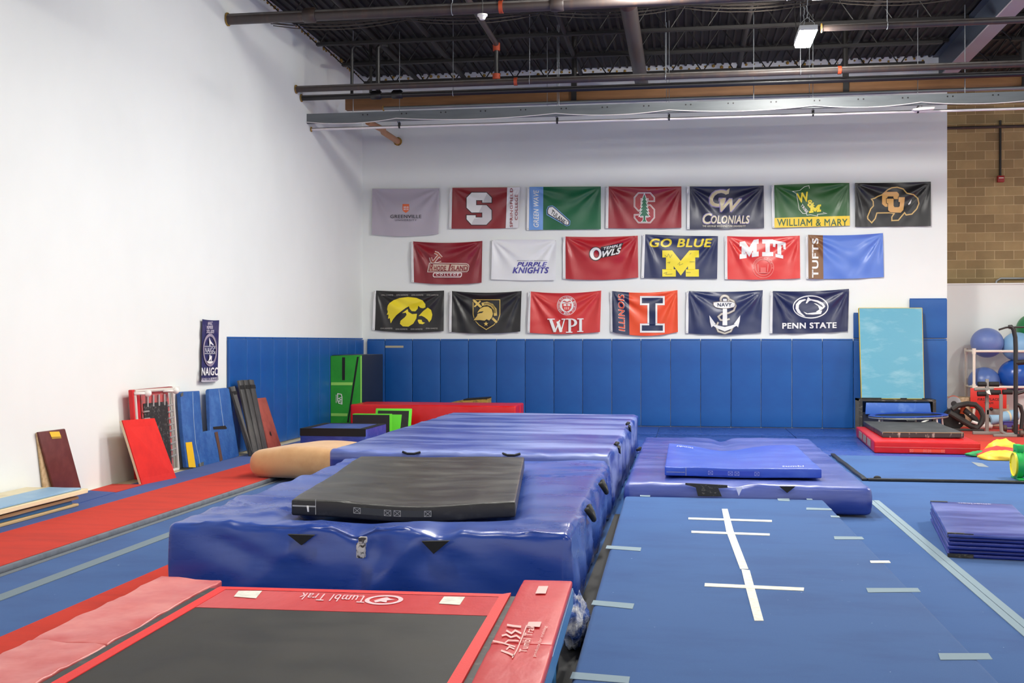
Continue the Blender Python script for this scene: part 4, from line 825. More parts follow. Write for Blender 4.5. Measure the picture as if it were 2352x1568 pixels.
# ------------------------------------------------------------------ right group: red mat, black mat, crate, round trampoline, light blue mat
def rot2(c, a):
    return lambda p, lo, hi: Vector((c[0] + (p.x - c[0]) * math.cos(a) - (p.y - c[1]) * math.sin(a), c[1] + (p.x - c[0]) * math.sin(a) + (p.y - c[1]) * math.cos(a), p.z))
t = thing('landing_mat', 'thick red landing mat with white edged handle lying under a black mat', 'landing mat', (3.9, 20.5, .022))
RM = (3.02, 19.0); ra = -.055
MB().soft((3.02, 19.02, .024), (4.64, 22.25, .215), .02, (.15, .3, .06), rot2(RM, ra)).build('cover', REDV, t, smooth=True)
def rf(x, y, z): return rot2(RM, ra)(Vector((x, y, z)), 0, 0)
MB().prism([rf(3.03, 19.0165, .12), rf(4.63, 19.0165, .12), rf(4.63, 19.0165, .128), rf(3.03, 19.0165, .128)], (0, .004, 0)).build('seam', mat('pink seam', (214, 96, 90), .6), t)
stitched(t, rf, 3.56, 4.1, .075, 19.012, mat('pale red stitching', (236, 130, 120), .8), mat('orange red webbing', (232, 66, 44), .7))
for i in range(3): MB().prism([rf(3.015, 19.55 + i * .75, .07), rf(3.015, 20.1 + i * .75, .07), rf(3.015, 20.1 + i * .75, .19), rf(3.015, 19.55 + i * .75, .19)], (-.004, 0, 0)).build('mesh_vent', mat('grey mesh', (150, 140, 138), .8), t)
t = thing('skill_mat', 'dark grey mat with worn taped edges lying on the red landing mat', 'mat', (3.9, 21, .216))
MB().soft((3.24, 19.75, .219), (4.54, 22.4, .31), .014, (.2, .3, .03), lambda p, lo, hi: rot2(RM, ra * .6)(p + Vector((0, 0, .015 * ss(4.2, 4.6, p.x) + .01 * nz(p.x, p.y, 3))), lo, hi), face_mi=lambda s_: 0 if s_ == 'top' else 1).build('cover', [mat('dark grey felt', (64, 66, 68), .8, col2=(80, 82, 84), vs=(3, 3, 3)), mat('worn black taped edge', (52, 52, 54), .5, col2=(190, 186, 176), vs=(16, 10, 3), lo=.6, hi=.72)], t, smooth=True)
def sf(x, y, z): return rot2(RM, ra * .6)(Vector((x, y, z)), 0, 0)
MB().prism([sf(3.25, 19.744, .302), sf(4.53, 19.744, .31), sf(4.53, 19.744, .318), sf(3.25, 19.744, .31)], (0, .012, 0)).build('edge_piping', mat('tan piping', (170, 150, 110), .7), t)
CY0, CY1 = 23.7, 24.22
c0x, c1x, czt = aty(1973, 915, CY0).x, aty(2150, 915, CY0).x, aty(2060, 917, CY0).z
t = thing('vault_box', 'worn black framed box with blue front panel, under the light blue mat', 'box', ((c0x + c1x) / 2, CY0, .022))
MB().box((c0x, CY0 + .02, .023), (c0x + .03, CY1, czt)).build('side_panel', mat('khaki side board', (150, 138, 104), .7, col2=(128, 116, 86), vs=(4, 4, 4)), t)
MB().box((c1x - .03, CY0 + .02, .023), (c1x, CY1, czt)).build('side_panel', mat('khaki side board', (150, 138, 104), .7), t)
MB().box((c0x, CY0, czt - .04), (c1x, CY1, czt)).build('lid', mat('worn taped black', (50, 48, 46), .6, col2=(150, 146, 138), vs=(9, 9, 14), lo=.56, hi=.72), t)
MB().box((c0x + .0, CY0, .023), (c0x + .07, CY0 + .02, czt - .04)).build('front_post', mat('worn taped black', (50, 48, 46), .6), t); MB().box((c1x - .06, CY0, .023), (c1x, CY0 + .02, czt - .04)).build('front_post', mat('worn taped black', (50, 48, 46), .6), t)
MB().prism([(c0x + .12, CY0 - .02, .36), (c1x - .09, CY0 - .02, .36), (c1x - .11, CY0 + .02, czt - .07), (c0x + .14, CY0 + .02, czt - .07)], (0, .02, 0)).build('front_panel', mat('worn blue panel', (44, 96, 186), .5, col2=(90, 130, 200), vs=(3, 3, 3), lo=.55, hi=.7), t, bevel=.01)
MB().box((c0x + .08, CY0 + .05, .023), (c1x - .07, CY0 + .07, .4)).build('inner_panel', mat('dark navy board', (18, 26, 52), .6), t)
t = thing('mini_trampoline', 'low round trampoline with blue rim and white legs behind the dark grey mat', 'trampoline', (4.27, 22.95, .3))
ctr = Vector((4.27, 22.92, .40)); R_ = .735
def rp_(a, r, dz=0): x = r * math.cos(a); y = r * math.sin(a) * .96; return ctr + Vector((x, y, dz + .03 * x))
MB().grid(lambda u, v: rp_(2 * math.pi * u, R_ * (.84 + .17 * v), .018 - .018 * (2 * v - 1) ** 2), 48, 4).build('rim_cover', mat('royal blue rim', (34, 68, 170), .4), t, smooth=True)
MB().tube([rp_(2 * math.pi * i / 40, R_ * .985, -.03) for i in range(41)], .018, 8).build('frame_ring', GALV, t, smooth=True)
MB().grid(lambda u, v: rp_(2 * math.pi * u, R_ * .85 * v + .001, -.01), 40, 4).build('jump_bed', mat('dark bed', (22, 28, 44), .6), t)
for a in (-2.6, -1.75, -.9, .25, 1.2, 2.2):
    p = rp_(a, R_ * .93, -.035); b2 = Vector((p.x + (.03 if a > -1.6 else -.02), p.y, .335 if p.y < 22.4 and p.x < 4.75 else .03)); MB().tube([p, b2], .019, 8).build('leg', WHITE, t, smooth='auto')
MB().tube([rp_(-1.75, .7, -.05), rp_(-1.55, .7, -.05)], .02, 8).build('leg_bracket', GALV, t); MB().tube([rp_(-1.2, .7, -.05), rp_(-1.4, .72, -.1)], .018, 8).build('leg_brace', WHITE, t)
lb = [aty(1978, 913, 23.74), aty(2124, 913, 23.74), aty(2119, 706, 24.1), aty(1972, 706, 24.1)]
zb = czt + .004 - min(p.z for p in lb[:2]); lb[0].z = lb[1].z = czt + .004
N = plane3(lb[0], lb[1], lb[2])
t = thing('landing_mat', 'light blue mat standing on the box and leaning on the upper wall pads', 'landing mat', ((lb[0] + lb[1]) / 2))
LB = mat('light blue vinyl', (88, 160, 184), .4, col2=(146, 192, 204), vs=(1.5, 4, 4), lo=.52, hi=.85, bump=.25, bs=(5, 5, 7), bdist=.012)
def lbf(u, v, o=0): return lb[0] * (1 - u) * (1 - v) + lb[1] * u * (1 - v) + lb[2] * u * v + lb[3] * (1 - u) * v + N * o
m_ = MB(); m_.grid(lambda u, v: lbf(.012 + u * .976, .008 + v * .984, .003 * nz(u * 6, v * 9, 3)), 30, 40); m_.build('light_blue_cover', LB, t, smooth=True)
MB().prism([lbf(0, 0, -.002), lbf(1, 0, -.002), lbf(1, 1, -.002), lbf(0, 1, -.002)], -N * .085).build('yellow_side', mat('yellow side vinyl', (206, 176, 50), .5), t, bevel=.015)
for a, b2 in ((.05, .32), (.62, .72), (.96, 1.0), (.0, .05)): MB().prism([lbf(a, .0, .001), lbf(b2, .0, .001), lbf(b2, .013, .001), lbf(a, .013, .001)], N * .006).build('black_tape', BLK, t)
# ------------------------------------------------------------------ floor mat with black border, folded panel mat, toys
t = thing('floor_mat', 'flat blue carpet mat with black border on the right floor', 'floor mat', (4, 17, .0))
MB().box((2.36, 15.44, .001), (7.5, 18.5, .03)).build('carpet_top', CARPET, t)
MB().soft((2.29, 15.38, .001), (2.36, 18.75, .036), .012, (.05, .3, .05), lambda p, lo, hi: p + Vector((.02 * nz(p.y * 2, 0, 1), 0, 0))).build('side_border', BLKS, t, smooth=True)
MB().soft((2.36, 15.36, .001), (7.5, 15.44, .036), .012, (.3, .05, .05)).build('front_border', BLKS, t, smooth=True)
MB().sphere((2.5, 15.5, .03), .05, 10, 6, (1, .8, .6)).build('tape_lump', BLK, t)
p = atz(2252, 1066, .031); MB().prism([atz(2231, 1061, .031), atz(2256, 1064, .031), atz(2272, 1073, .031), atz(2247, 1071, .031)], (0, 0, .003)).build('grey_patch', mat('grey patch', (130, 138, 144), .7), t)
t = thing('panel_mat', 'folded blue panel mat with black taped corners, alone on the right floor', 'panel mat', (2.6, 11, .0))
PM = (2.2, 10.05); pa = -.132; PMV = mat('blue panel mat vinyl', (44, 62, 146), .28, col2=(104, 116, 186), vs=(.8, 3, 3), lo=.42, hi=.64, bump=.15, bs=(2, 8, 8), rvar=.12); PMD = mat('deep blue panel vinyl', (30, 44, 128), .35, col2=(46, 60, 150), vs=(3, 3, 9))
def pf(dx, dy, z): return Vector((PM[0] + dx * math.cos(pa) - dy * math.sin(pa), PM[1] + dx * math.sin(pa) + dy * math.cos(pa), z))
nl = 6; hh = .205 / nl
for i in range(nl):
    off = .012 * math.sin(i * 2.1)
    MB().soft((PM[0] + off * .5, PM[1] + off, i * hh + .002), (PM[0] + .78 + off, PM[1] + 2.02, (i + 1) * hh - .001), .012, (.15, .2, .02), lambda p, lo, hi: rot2(PM, pa)(p + Vector((0, 0, .003 * nz(p.x * 5, p.y * 3, i))), lo, hi)).build('panel', PMV if i == nl - 1 else PMD, t, smooth=True)
TPB = mat('worn black tape', (42, 40, 36), .5)
MB().prism([pf(-.006, -.006, .172), pf(.2, -.006, .172), pf(.2, -.006, .209), pf(-.006, -.006, .209)], (0, .003, 0)).prism([pf(-.006, -.004, .2065), pf(.13, -.004, .2065), pf(.13, .035, .2065), pf(-.006, .035, .2065)], (0, 0, .002)).build('corner_tape', TPB, t)
MB().prism([pf(-.006, -.008, .003), pf(.2, -.008, .003), pf(.2, -.008, .036), pf(-.006, -.008, .036)], (0, .003, 0)).build('corner_tape', TPB, t)
MB().prism([pf(-.004, 1.96, .2075), pf(.16, 1.96, .2075), pf(.16, 2.02, .2075), pf(-.004, 2.02, .2075)], (0, 0, .002)).build('corner_tape', TPB, t)
vs, fs = textmesh('american', bold=.02)
decal('lettering', mat('pale violet print', (190, 190, 222), .6), t, (vs, fs), lambda x, y: pf(.56 - x * .3, 1.86 + y * .1, .2085))
t = thing('play_parachute', 'bunched yellow, red and green play parachute on the red floor at right', 'parachute', atz(2300, 1055, .03))
def blob(c, r, sc, name, m, seed, am=.3):
    b = MB(); b.sphere((0, 0, 0), 1, 28, 16)
    b.v = [Vector((c[0] + p.x * r * sc[0] * (1 + am * nz(p.x * 2, p.y * 2, p.z * 2 + seed)), c[1] + p.y * r * sc[1] * (1 + am * nz(p.x * 2 + 5, p.y * 2, p.z * 2 + seed)), max(.032, c[2] + p.z * r * sc[2] * (1 + am * nz(p.x * 3, p.y * 3 + 4, p.z * 3 + seed))))) for p in b.v]
    return b.build(name, m, t, smooth=True)
YEL = mat('yellow nylon', (244, 196, 58), .5, bump=.3, bs=(9, 9, 9), bdist=.02); GRNN = mat('green nylon', (44, 148, 82), .5, bump=.3, bs=(9, 9, 9), bdist=.02); REDN = mat('red nylon', (220, 60, 56), .5, bump=.3, bs=(9, 9, 9), bdist=.02)
c = atz(2312, 1052, .03)
blob((c.x + .02, c.y + .3, .11), .22, (1.1, .7, .8), 'yellow_gore', YEL, 1); blob((c.x - .28, c.y + .25, .05), .17, (1.5, .5, .4), 'green_gore', GRNN, 2); blob((c.x - .05, c.y + .1, .09), .24, (1.4, .6, .45), 'red_gore', REDN, 3)
blob((c.x - .15, c.y - .25, .06), .26, (1.3, .7, .42), 'yellow_gore', YEL, 4); blob((c.x + .3, c.y - .15, .05), .24, (1.1, .6, .4), 'pink_gore', mat('pink nylon', (238, 120, 112), .5), 5); blob((c.x + .35, c.y + .3, .06), .25, (1.2, .6, .5), 'green_gore', GRNN, 6)
dc = aty(2331, 1054, 15.62); dc.z = .225
t = thing('toy_barrel', 'green plastic barrel toy with yellow round end at the right edge', 'toy', (dc.x, dc.y, .03))
GP = mat('green plastic', (30, 168, 76), .35); YP = mat('yellow plastic', (240, 222, 40), .35)
MB().tube([dc + Vector((0, 0, 0)), dc + Vector((.05, 0, 0)), dc + Vector((.09, 0, 0)), dc + Vector((.6, .02, 0)), dc + Vector((.66, .02, 0))], [.185, .19, .165, .165, .19], 28).build('drum_body', GP, t, smooth='auto')
MB().tube([dc + Vector((-.012, 0, 0)), dc + Vector((.001, 0, 0))], [.15, .157], 28).build('yellow_end', YP, t, smooth='auto'); 
MB().tube([dc + Vector((-.016, .15 * math.cos(a), .15 * math.sin(a))) for a in [i * math.pi / 16 for i in range(33)]], .01, 6).build('end_ring', YP, t, smooth=True)
MB().box((dc.x, dc.y - .1, dc.z + .16), (dc.x + .09, dc.y + .1, dc.z + .26)).build('top_lug', GP, t, bevel=.015); MB().box((dc.x + .0, dc.y - .2, .032), (dc.x + .1, dc.y + .2, .06)).build('foot', GP, t, bevel=.01)
MB().tube([dc + Vector((.1, 0, .24)), dc + Vector((.35, 0, .27)), dc + Vector((.6, 0, .24))], .02, 8).build('carry_bar', GP, t, smooth='auto')
# ------------------------------------------------------------------ fitness corner at the right edge
PVC = mat('white pvc tube', (232, 222, 208), .35)
t = thing('ball_rack', 'white tube rack holding exercise balls by the low white wall', 'rack', (6.8, 25.4, .022))
x0, x1, yf, yr = 6.03, 8.2, 25.16, 25.84; z1, z2 = 1.625, .87
for (x, y) in ((x0, yf), (x0, yr), (x1, yf), (x1, yr)): MB().tube([(x, y, .024), (x, y, z1 + .03)], .03, 10).build('post', PVC, t, smooth='auto')
for z in (z1, z2):
    for y in (yf, yr): MB().tube([(x0, y, z), (x1, y, z)], .027, 10).build('rail', PVC, t, smooth='auto')
    for x in (x0, x1): MB().tube([(x, yf, z), (x, yr, z)], .027, 10).build('end_rail', PVC, t, smooth='auto')
    for (x, y) in ((x0, yf), (x0, yr)): MB().tube([(x, y, z - .06), (x, y, z + .06)], .04, 10).build('joint', PVC, t, smooth='auto')
BALLM = [mat('slate blue rubber', (98, 118, 176), .4, col2=(110, 128, 182), vs=(2, 2, 2)), mat('light blue rubber', (128, 172, 210), .4), mat('green rubber', (28, 120, 66), .4), mat('dusty blue rubber', (82, 108, 168), .32), mat('bright blue rubber', (30, 84, 172), .25)]
def ball(px_, py_, Y, r, m, lab):
    p = aty(px_, py_, Y); return tag(MB().sphere(p, r, 40, 24, (1, 1, .95)).build('exercise_ball', m, smooth=True), lab, 'ball', 'exercise balls on the rack')
ball(2267, 787, 25.5, .335, BALLM[0], 'slate blue exercise ball on the left end of the top shelf'); ball(2337, 796, 25.5, .325, BALLM[1], 'light blue exercise ball next on the top shelf')
ball(2372, 754, 25.8, .33, BALLM[2], 'green exercise ball resting on top at the right edge'); ball(2260, 876, 25.5, .325, BALLM[3], 'dusty blue exercise ball on the left end of the lower shelf'); ball(2333, 862, 25.5, .36, BALLM[4], 'bright blue exercise ball on the lower shelf at the right edge')
SG = mat('grey bench steel', (134, 130, 124), .45); RUB = mat('black foam roller', (30, 29, 29), .7)
BY = 23.15
t = thing('weight_bench', 'grey steel exercise bench with black foam rollers on the red floor', 'bench', atz(2268, 1000, .022))
def bp_(x, y, Y=BY): return aty(x, y, Y)
p = bp_(2267, 870); MB().box((p.x - .03, BY - .03, .03), (p.x + .03, BY + .03, p.z)).build('upright', SG, t, bevel=.006)
p = bp_(2299, 905, 22.95); MB().tube([Vector((p.x, 22.95, p.z)), Vector((p.x, 22.95, .25)), Vector((p.x + .01, 22.95, .1)), Vector((p.x + .08, 22.95, .045)), Vector((p.x + .3, 22.95, .045))], .035, 8).build('upright', SG, t, smooth='auto')
a = bp_(2234, 997); MB().box((a.x, BY - .04, .024), (a.x + .62, BY + .04, .085)).build('foot_bar', SG, t, bevel=.006)
a = bp_(2280, 1003, 22.7); MB().box((a.x, 22.62, .024), (a.x + .42, 22.7, .07)).build('foot_bar', SG, t, bevel=.006)
a = bp_(2268, 946); MB().box((a.x - .02, BY - .03, a.z - .05), (a.x + .28, BY + .03, a.z + .05)).build('cross_bar', SG, t, bevel=.006)
for (xa, xb, yy, Y) in ((2246, 2265, 882, BY), (2272, 2294, 882, BY), (2245, 2264, 904, BY - .1), (2271, 2298, 901, BY - .1), (2303, 2325, 900, BY - .2)):
    a, b2 = bp_(xa, yy, Y), bp_(xb, yy, Y); MB().tube([a, b2], .05, 12).build('foam_roller', RUB, t, smooth='auto')
a, b2 = bp_(2238, 894), bp_(2282, 893); MB().tube([a, b2], .03, 8).build('cross_tube', SG, t, smooth='auto')
a = bp_(2265, 899, BY - .17); MB().prism([a, a + Vector((.06, 0, .04)), a + Vector((.09, 0, -.06)), a + Vector((.03, 0, -.04))], (0, .004, 0)).build('paper_tag', WHITE, t)
a = bp_(2277, 939, BY - .08); MB().sphere(a, .035, 10, 8).build('knob', RUB, t, smooth=True)
DY = 22.95; BS = mat('black painted steel', (38, 36, 36), .45)
t = thing('dip_tower', 'tall black exercise tower with bent handles at the right edge', 'exercise tower', atz(2333, 1003, .022))
def dp(x, y, Y=DY): return aty(x, y, Y)
a = dp(2333, 960); MB().tube([Vector((a.x, DY, .03)), dp(2333, 800), dp(2332, 775), dp(2328, 756), dp(2322, 750), dp(2317, 751)], .042, 10).build('upright', BS, t, smooth='auto')
MB().tube([dp(2320, 751), dp(2310, 752), dp(2294, 757)], .018, 8).build('handle', BS, t, smooth='auto'); MB().tube([dp(2330, 751), dp(2375, 751)], .018, 8).build('handle', BS, t, smooth='auto')
MB().tube([dp(2333, 833), dp(2380, 829)], .05, 8).build('arm_pad', RUB, t, smooth='auto'); MB().tube([dp(2333, 905), dp(2350, 900), dp(2380, 897)], .03, 8).build('side_arm', BS, t, smooth='auto')
MB().tube([dp(2334, 928), dp(2344, 933), dp(2349, 950), dp(2346, 985)], .04, 8).build('lower_arm', BS, t, smooth='auto'); a = dp(2333, 1003); MB().box((a.x - .06, DY - .3, .024), (a.x + .06, DY + .3, .06)).build('foot', BS, t)
CB = mat('red plastic crate', (214, 44, 34), .5)
a, b2 = aty(2229, 891, 25.12), aty(2312, 938, 25.12)
t = thing('sign_board', 'red sign board with black lettering hung on the ball rack', 'sign', ((a.x + b2.x) / 2, 25.5, .2))
MB().box((a.x, 25.12, b2.z), (b2.x, 25.14, a.z)).build('board', CB, t, bevel=.004)
LT = mat('black lettering', (20, 16, 16), .6)
for s_, x0_, x1_, y0_, y1_ in (('FIRST PLACE', 2246, 2295, 914, 920), ('TEAM', 2260, 2281, 923, 928)):
    decal('lettering', LT, t, text_quad(s_, (x0_, y0_), (x1_, y0_), (x0_, y1_), bold=.04), lambda x, y: aty(x, y, 25.117))
tag(MB().box((a.x + .12, 25.3, .024), (b2.x + .1, 25.75, .5)).build('storage_bin', mat('beige bin', (196, 176, 150), .6), bevel=.02), 'beige plastic bin on the floor under the ball rack', 'bin')
BIKE = mat('charcoal tube', (54, 52, 50), .5)
IY = 24.0
t = thing('exercise_bike', 'folded charcoal exercise bike with large curved tube frame on the red floor', 'exercise bike', atz(2215, 990, .022))
def ip(x, y, Y=IY): return aty(x, y, Y)
ring = [(2187, 940), (2200, 931), (2222, 927), (2240, 929), (2252, 940), (2258, 955), (2255, 970), (2247, 979), (2238, 975)]
MB().tube([ip(*p) for p in ring], .055, 10).build('frame_loop', BIKE, t, smooth='auto')
MB().tube([ip(2180, 947), ip(2205, 962), ip(2230, 977), ip(2246, 983)], .06, 10).build('frame_bar', BIKE, t, smooth='auto')
MB().tube([ip(2215, 941, IY + .1), ip(2240, 962, IY + .1), ip(2246, 972, IY + .1)], .055, 10).build('frame_bar', BIKE, t, smooth='auto')
a = ip(2190, 968, IY + .25); a.z = .25; MB().tube([a + Vector((0, -.06, 0)), a + Vector((0, .06, 0))], .22, 24).build('flywheel', mat('dark flywheel', (26, 25, 26), .5), t, smooth='auto')
for (x, y) in ((2196, 952), (2216, 966), (2204, 972), (2228, 952)): MB().sphere(ip(x, y, IY - .02), .018, 8, 6).build('bolt', SPR, t, smooth=True)
MB().tube([ip(2210, 950, IY + .15), ip(2213, 930, IY + .15)], .05, 10).build('orange_grip', mat('orange grip', (226, 92, 40), .5), t, smooth='auto')
MB().tube([ip(2232, 968, IY - .05), ip(2245, 972, IY - .05)], .03, 8).build('pedal', WHITE, t, smooth='auto'); a = ip(2200, 984); MB().box((a.x - .35, IY - .05, .024), (a.x + .5, IY + .05, .07)).build('foot_bar', BIKE, t, bevel=.01)
a = aty(2203, 912, 25.2)
t = thing('wicker_basket', 'pale wicker basket beside the blue wall pads at right', 'basket', (a.x, 25.4, .022))
MB().tube([(a.x, 25.4, .024), (a.x, 25.4, .4), (a.x, 25.4, a.z)], [.26, .32, .3], 24).build('body', mat('wicker', (198, 176, 142), .8, col2=(160, 136, 104), vs=(20, 20, 60), bump=.6, bs=(40, 40, 90), bdist=.01), t, smooth='auto')
a = aty(2191, 927, 24.9)
t = thing('desk_fan', 'small grey round fan with orange handle in front of the basket', 'fan', (a.x, 24.9, .022))
MB().tube([a + Vector((0, 0, 0)), a + Vector((0, .1, 0))], [.15, .17], 24).build('housing', mat('grey fan plastic', (172, 176, 180), .45), t, smooth='auto'); MB().tube([a + Vector((0, -.012, 0)), a + Vector((0, -.001, 0))], [.05, .06], 16).build('hub', mat('dark hub', (60, 60, 62), .5), t)
MB().tube([a + Vector((.13 * math.cos(q_), .05, .13 * math.sin(q_) + .03)) for q_ in [math.pi * (.15 + .7 * i / 8) for i in range(9)]], .012, 6).build('carry_handle', mat('orange handle', (226, 84, 40), .5), t, smooth='auto'); MB().tube([Vector((a.x, 24.95, .026)), Vector((a.x, 24.95, a.z - .1))], [.16, .05], 14).build('stand', mat('grey fan plastic', (172, 176, 180), .45), t, smooth='auto')
FR = mat('pale blue foam', (150, 186, 212), .6)
a, b2 = aty(2272, 964, 24.6), aty(2335, 952, 24.75)
t = thing('rolled_mat', 'rolled pale blue exercise mat lying behind the grey bench', 'rolled mat', (a + b2) / 2 - Vector((0, 0, .1)))
MB().tube([a, b2], .115, 18).build('roll', FR, t, smooth='auto'); MB().tube([a - (b2 - a).normalized() * .004, a], [.05, .06], 12).build('core', BIKE, t); c = a.lerp(b2, .68); d_ = (b2 - a).normalized() * .02; MB().tube([c - d_, c + d_], .118, 18).build('strap', CREAMF, t, smooth='auto')
def simple(name, lab, cat, parts, loc):
    tt = thing(name, lab, cat, loc)
    for nm, mbx, mm, bv in parts: mbx.build(nm, mm, tt, bevel=bv, smooth='auto')
    return tt
a, b2 = aty(2304, 962, 24.5), aty(2336, 976, 24.5)
simple('storage_box', 'small purple box under the rolled pale blue mat', 'box', [('body', MB().box((a.x, 24.45, .024), (b2.x, 24.7, a.z - .07)), mat('purple plastic', (62, 46, 128), .5), .01), ('lid', MB().box((a.x - .01, 24.44, a.z - .068), (b2.x + .01, 24.71, a.z - .05)), mat('purple plastic', (62, 46, 128), .5), .004)], (a.x, 24.5, .022))
a, b2 = aty(2246, 975, 24.6), aty(2266, 975, 24.6)
tag(MB().tube([Vector((a.x, 24.6, .1)), Vector((b2.x + .1, 24.62, .1))], .078, 16).build('foam_roller', WHITE, smooth='auto'), 'white foam roller on the floor between the bike and the bench', 'foam roller')
tag(MB().tube([Vector((a.x + .1, 24.95, .23)), Vector((b2.x + .05, 24.97, .23))], .205, 20).build('exercise_roll', REDV, smooth='auto'), 'round red roll on the floor behind the bike frame', 'roll')
for i, (x, y, w) in enumerate(((2312, 983, .16), (2337, 990, .15), (2350, 995, .15))):
    p = atz(x, y, .09); t = thing('dumbbell', ['brown dumbbell on the red floor, leftmost of the three at right', 'brown dumbbell on the red floor beside the black tower foot', 'brown dumbbell on the red floor cut by the right edge'][i], 'dumbbell', (p.x, p.y, .022), 'dumbbells on the red floor')
    DM = mat('brown iron', (92, 76, 66), .5)
    MB().tube([p + Vector((-.03, 0, 0)), p + Vector((.13, 0, 0))], .017, 8).build('grip', SG, t, smooth='auto')
    for d_ in (-.06, .11): MB().tube([p + Vector((d_, 0, 0)), p + Vector((d_ + .055, 0, 0))], .066, 12).build('weight', DM, t, smooth='auto')
# ------------------------------------------------------------------ college flags on the back wall
FM = {}
def fmat(c):
    k = 'flag cloth %d %d %d' % c
    if k not in FM: FM[k] = mat(k, c, .36, spec=.6, bump=.06, bs=(25, 25, 25), sheen=.1)
    return FM[k]
def K4(x, y): return (840 + x / 4.127, 410 + y / 4.127)
def K5(x, y): return (1380 + x / 4.021, 400 + y / 4.021)
def K6(x, y): return (1750 + x / 4.021, 400 + y / 4.021)
def K8(x, y): return (940 + x / 13.07, 545 + y / 13.07)
def K9(x, y): return (1120 + x / 6.533, 540 + y / 6.533)
def KW(x, y): return (1150 + x / 6.72, 580 + y / 6.72)
def KN(x, y): return (445 + x / 9.8, 725 + y / 9.8)
class Flag:
    def __init__(s, label, col, tl, tr, br, bl_, st=2, sb=3, header=True, seed=0, amp=1.0, world=None, cat='flag', group='flags on the back wall', aspect=1.67):
        s.c = [Vector(q) for q in (tl, tr, br, bl_)]; s.st, s.sb, s.seed, s.amp, s.asp = st, sb, seed, amp, aspect; s.layer = 0
        s.world = world or (lambda x, y, o: aty(x, y, YB - .022 - o))
        p = s.world(*((s.c[2] + s.c[3]) / 2), .0)
        s.root = thing('flag' if cat == 'flag' else 'banner', label, cat, p, group)
        s.part('cloth', s.uvrect(0, 1, 0, 1), col)
        if header:
            hb = s.part('header_band', s.uvrect(-.03, .006, .0, 1), (226, 226, 226))
            for v in (.03, .97):
                q = s.px(-.014, v); s.part('grommet', poly2(ell(q.x, q.y, .7, .7, 8)), (120, 116, 100), hb)
        else:
            for u in (.012, .988): q = s.px(u, .03); s.part('grommet', poly2(ell(q.x, q.y, .7, .7, 8)), (120, 116, 100))
    def px(s, u, v):
        c = s.c; p = c[0] * (1 - u) * (1 - v) + c[1] * u * (1 - v) + c[2] * u * v + c[3] * (1 - u) * v
        k = 4 * u * (1 - u); return p + Vector((0, k * (s.st * (1 - v) + s.sb * v)))
    def uv(s, x, y):
        u = v = .5
        for _ in range(4):
            p = s.px(u, v); w = (s.c[1].x - s.c[0].x); h = (s.c[3].y - s.c[0].y); u += (x - p.x) / w; v += (y - p.y) / h
        return u, v
    def fold(s, u, v):
        a = u * s.asp; b = v; f = 0
        for (ca, ph) in ((a, s.seed * 1.7), (s.asp - a, s.seed * 2.9 + 1)):
            r = math.hypot(ca, b) + 1e-4; th = math.atan2(b, ca)
            f += math.sin(th * 12 + ph + .8 * math.sin(th * 5 + ph)) * min(1, r * 2.5) * math.exp(-r * 1.15)
        f = .024 * f + .011 * nz(u * 2.4 + s.seed, v * 1.6, s.seed) + .004 * nz(u * 7, v * 5 + s.seed, 2)
        return .026 + s.amp * f
    def fn(s, layer):
        def g(x, y):
            u, v = s.uv(x, y); return s.world(x, y, max(.004, s.fold(u, v)) + layer * .0022)
        return g
    def uvrect(s, u0, u1, v0, v1, n=24):
        T = [s.px(u0 + (u1 - u0) * i / n, v0) for i in range(n + 1)]; B = [s.px(u0 + (u1 - u0) * i / n, v1) for i in range(n + 1)]
        vs = [tuple(p) for p in T + B]; return vs, [(i, i + 1, n + 2 + i, n + 1 + i) for i in range(n)]
    def part(s, name, geo, col, parent=None):
        s.layer += 1; o = decal(name, fmat(col) if isinstance(col, tuple) else col, parent or s.root, geo, s.fn(s.layer), 3.0)
        o.data.polygons.foreach_set('use_smooth', [True] * len(o.data.polygons)); return o
    def shape(s, K, loops, col, name='emblem'):
        if not isinstance(loops[0][0], (tuple, list)): loops = [loops]
        return s.part(name, poly2([[K(*p) for p in l] for l in loops]), col)
    def line(s, K, pts, w, col, closed=False, name='emblem'):
        k = abs(K(1, 0)[0] - K(0, 0)[0]); return s.part(name, stroke2([K(*p) for p in pts], w * k, closed), col)
    def text(s, K, txt, tl, tr, bl_, col, ol=None, ow=5, **k):
        if ol:
            A = Vector(tl); U = (Vector(tr) - A); V = (Vector(bl_) - A); un = U.normalized() * ow; vn = V.normalized() * ow; k2 = dict(k); k2['bold'] = k.get('bold', 0) + .05
            s.part('lettering_outline', text_quad(txt, K(*(A - un - vn)), K(*(A + U + un - vn)), K(*(A + V - un + vn)), **k2), ol)
        return s.part('lettering', text_quad(txt, K(*tl), K(*tr), K(*bl_), **k), col)
    def box(s, K, txt, x0, y0, x1, y1, col, **k): return s.text(K, txt, (x0, y0), (x1, y0), (x0, y1), col, **k)
def slant(P, x0, y0, x1, y1, k): return [(x0 + (x1 - x0) * a, y0 + (y1 - y0) * b + k * (a - .5)) for a, b in P]
BS_ = [(.2, 0), (.79, 0), (1, .16), (1, .31), (.63, .31), (.63, .235), (.38, .235), (.38, .39), (.79, .39), (1, .55), (1, .83), (.79, 1), (.2, 1), (0, .83), (0, .705), (.36, .705), (.36, .775), (.63, .775), (.63, .62), (.2, .62), (0, .47), (0, .16)]
IB = [(0, 0), (1, 0), (1, .25), (.7, .25), (.7, .75), (1, .75), (1, 1), (0, 1), (0, .75), (.3, .75), (.3, .25), (0, .25)]
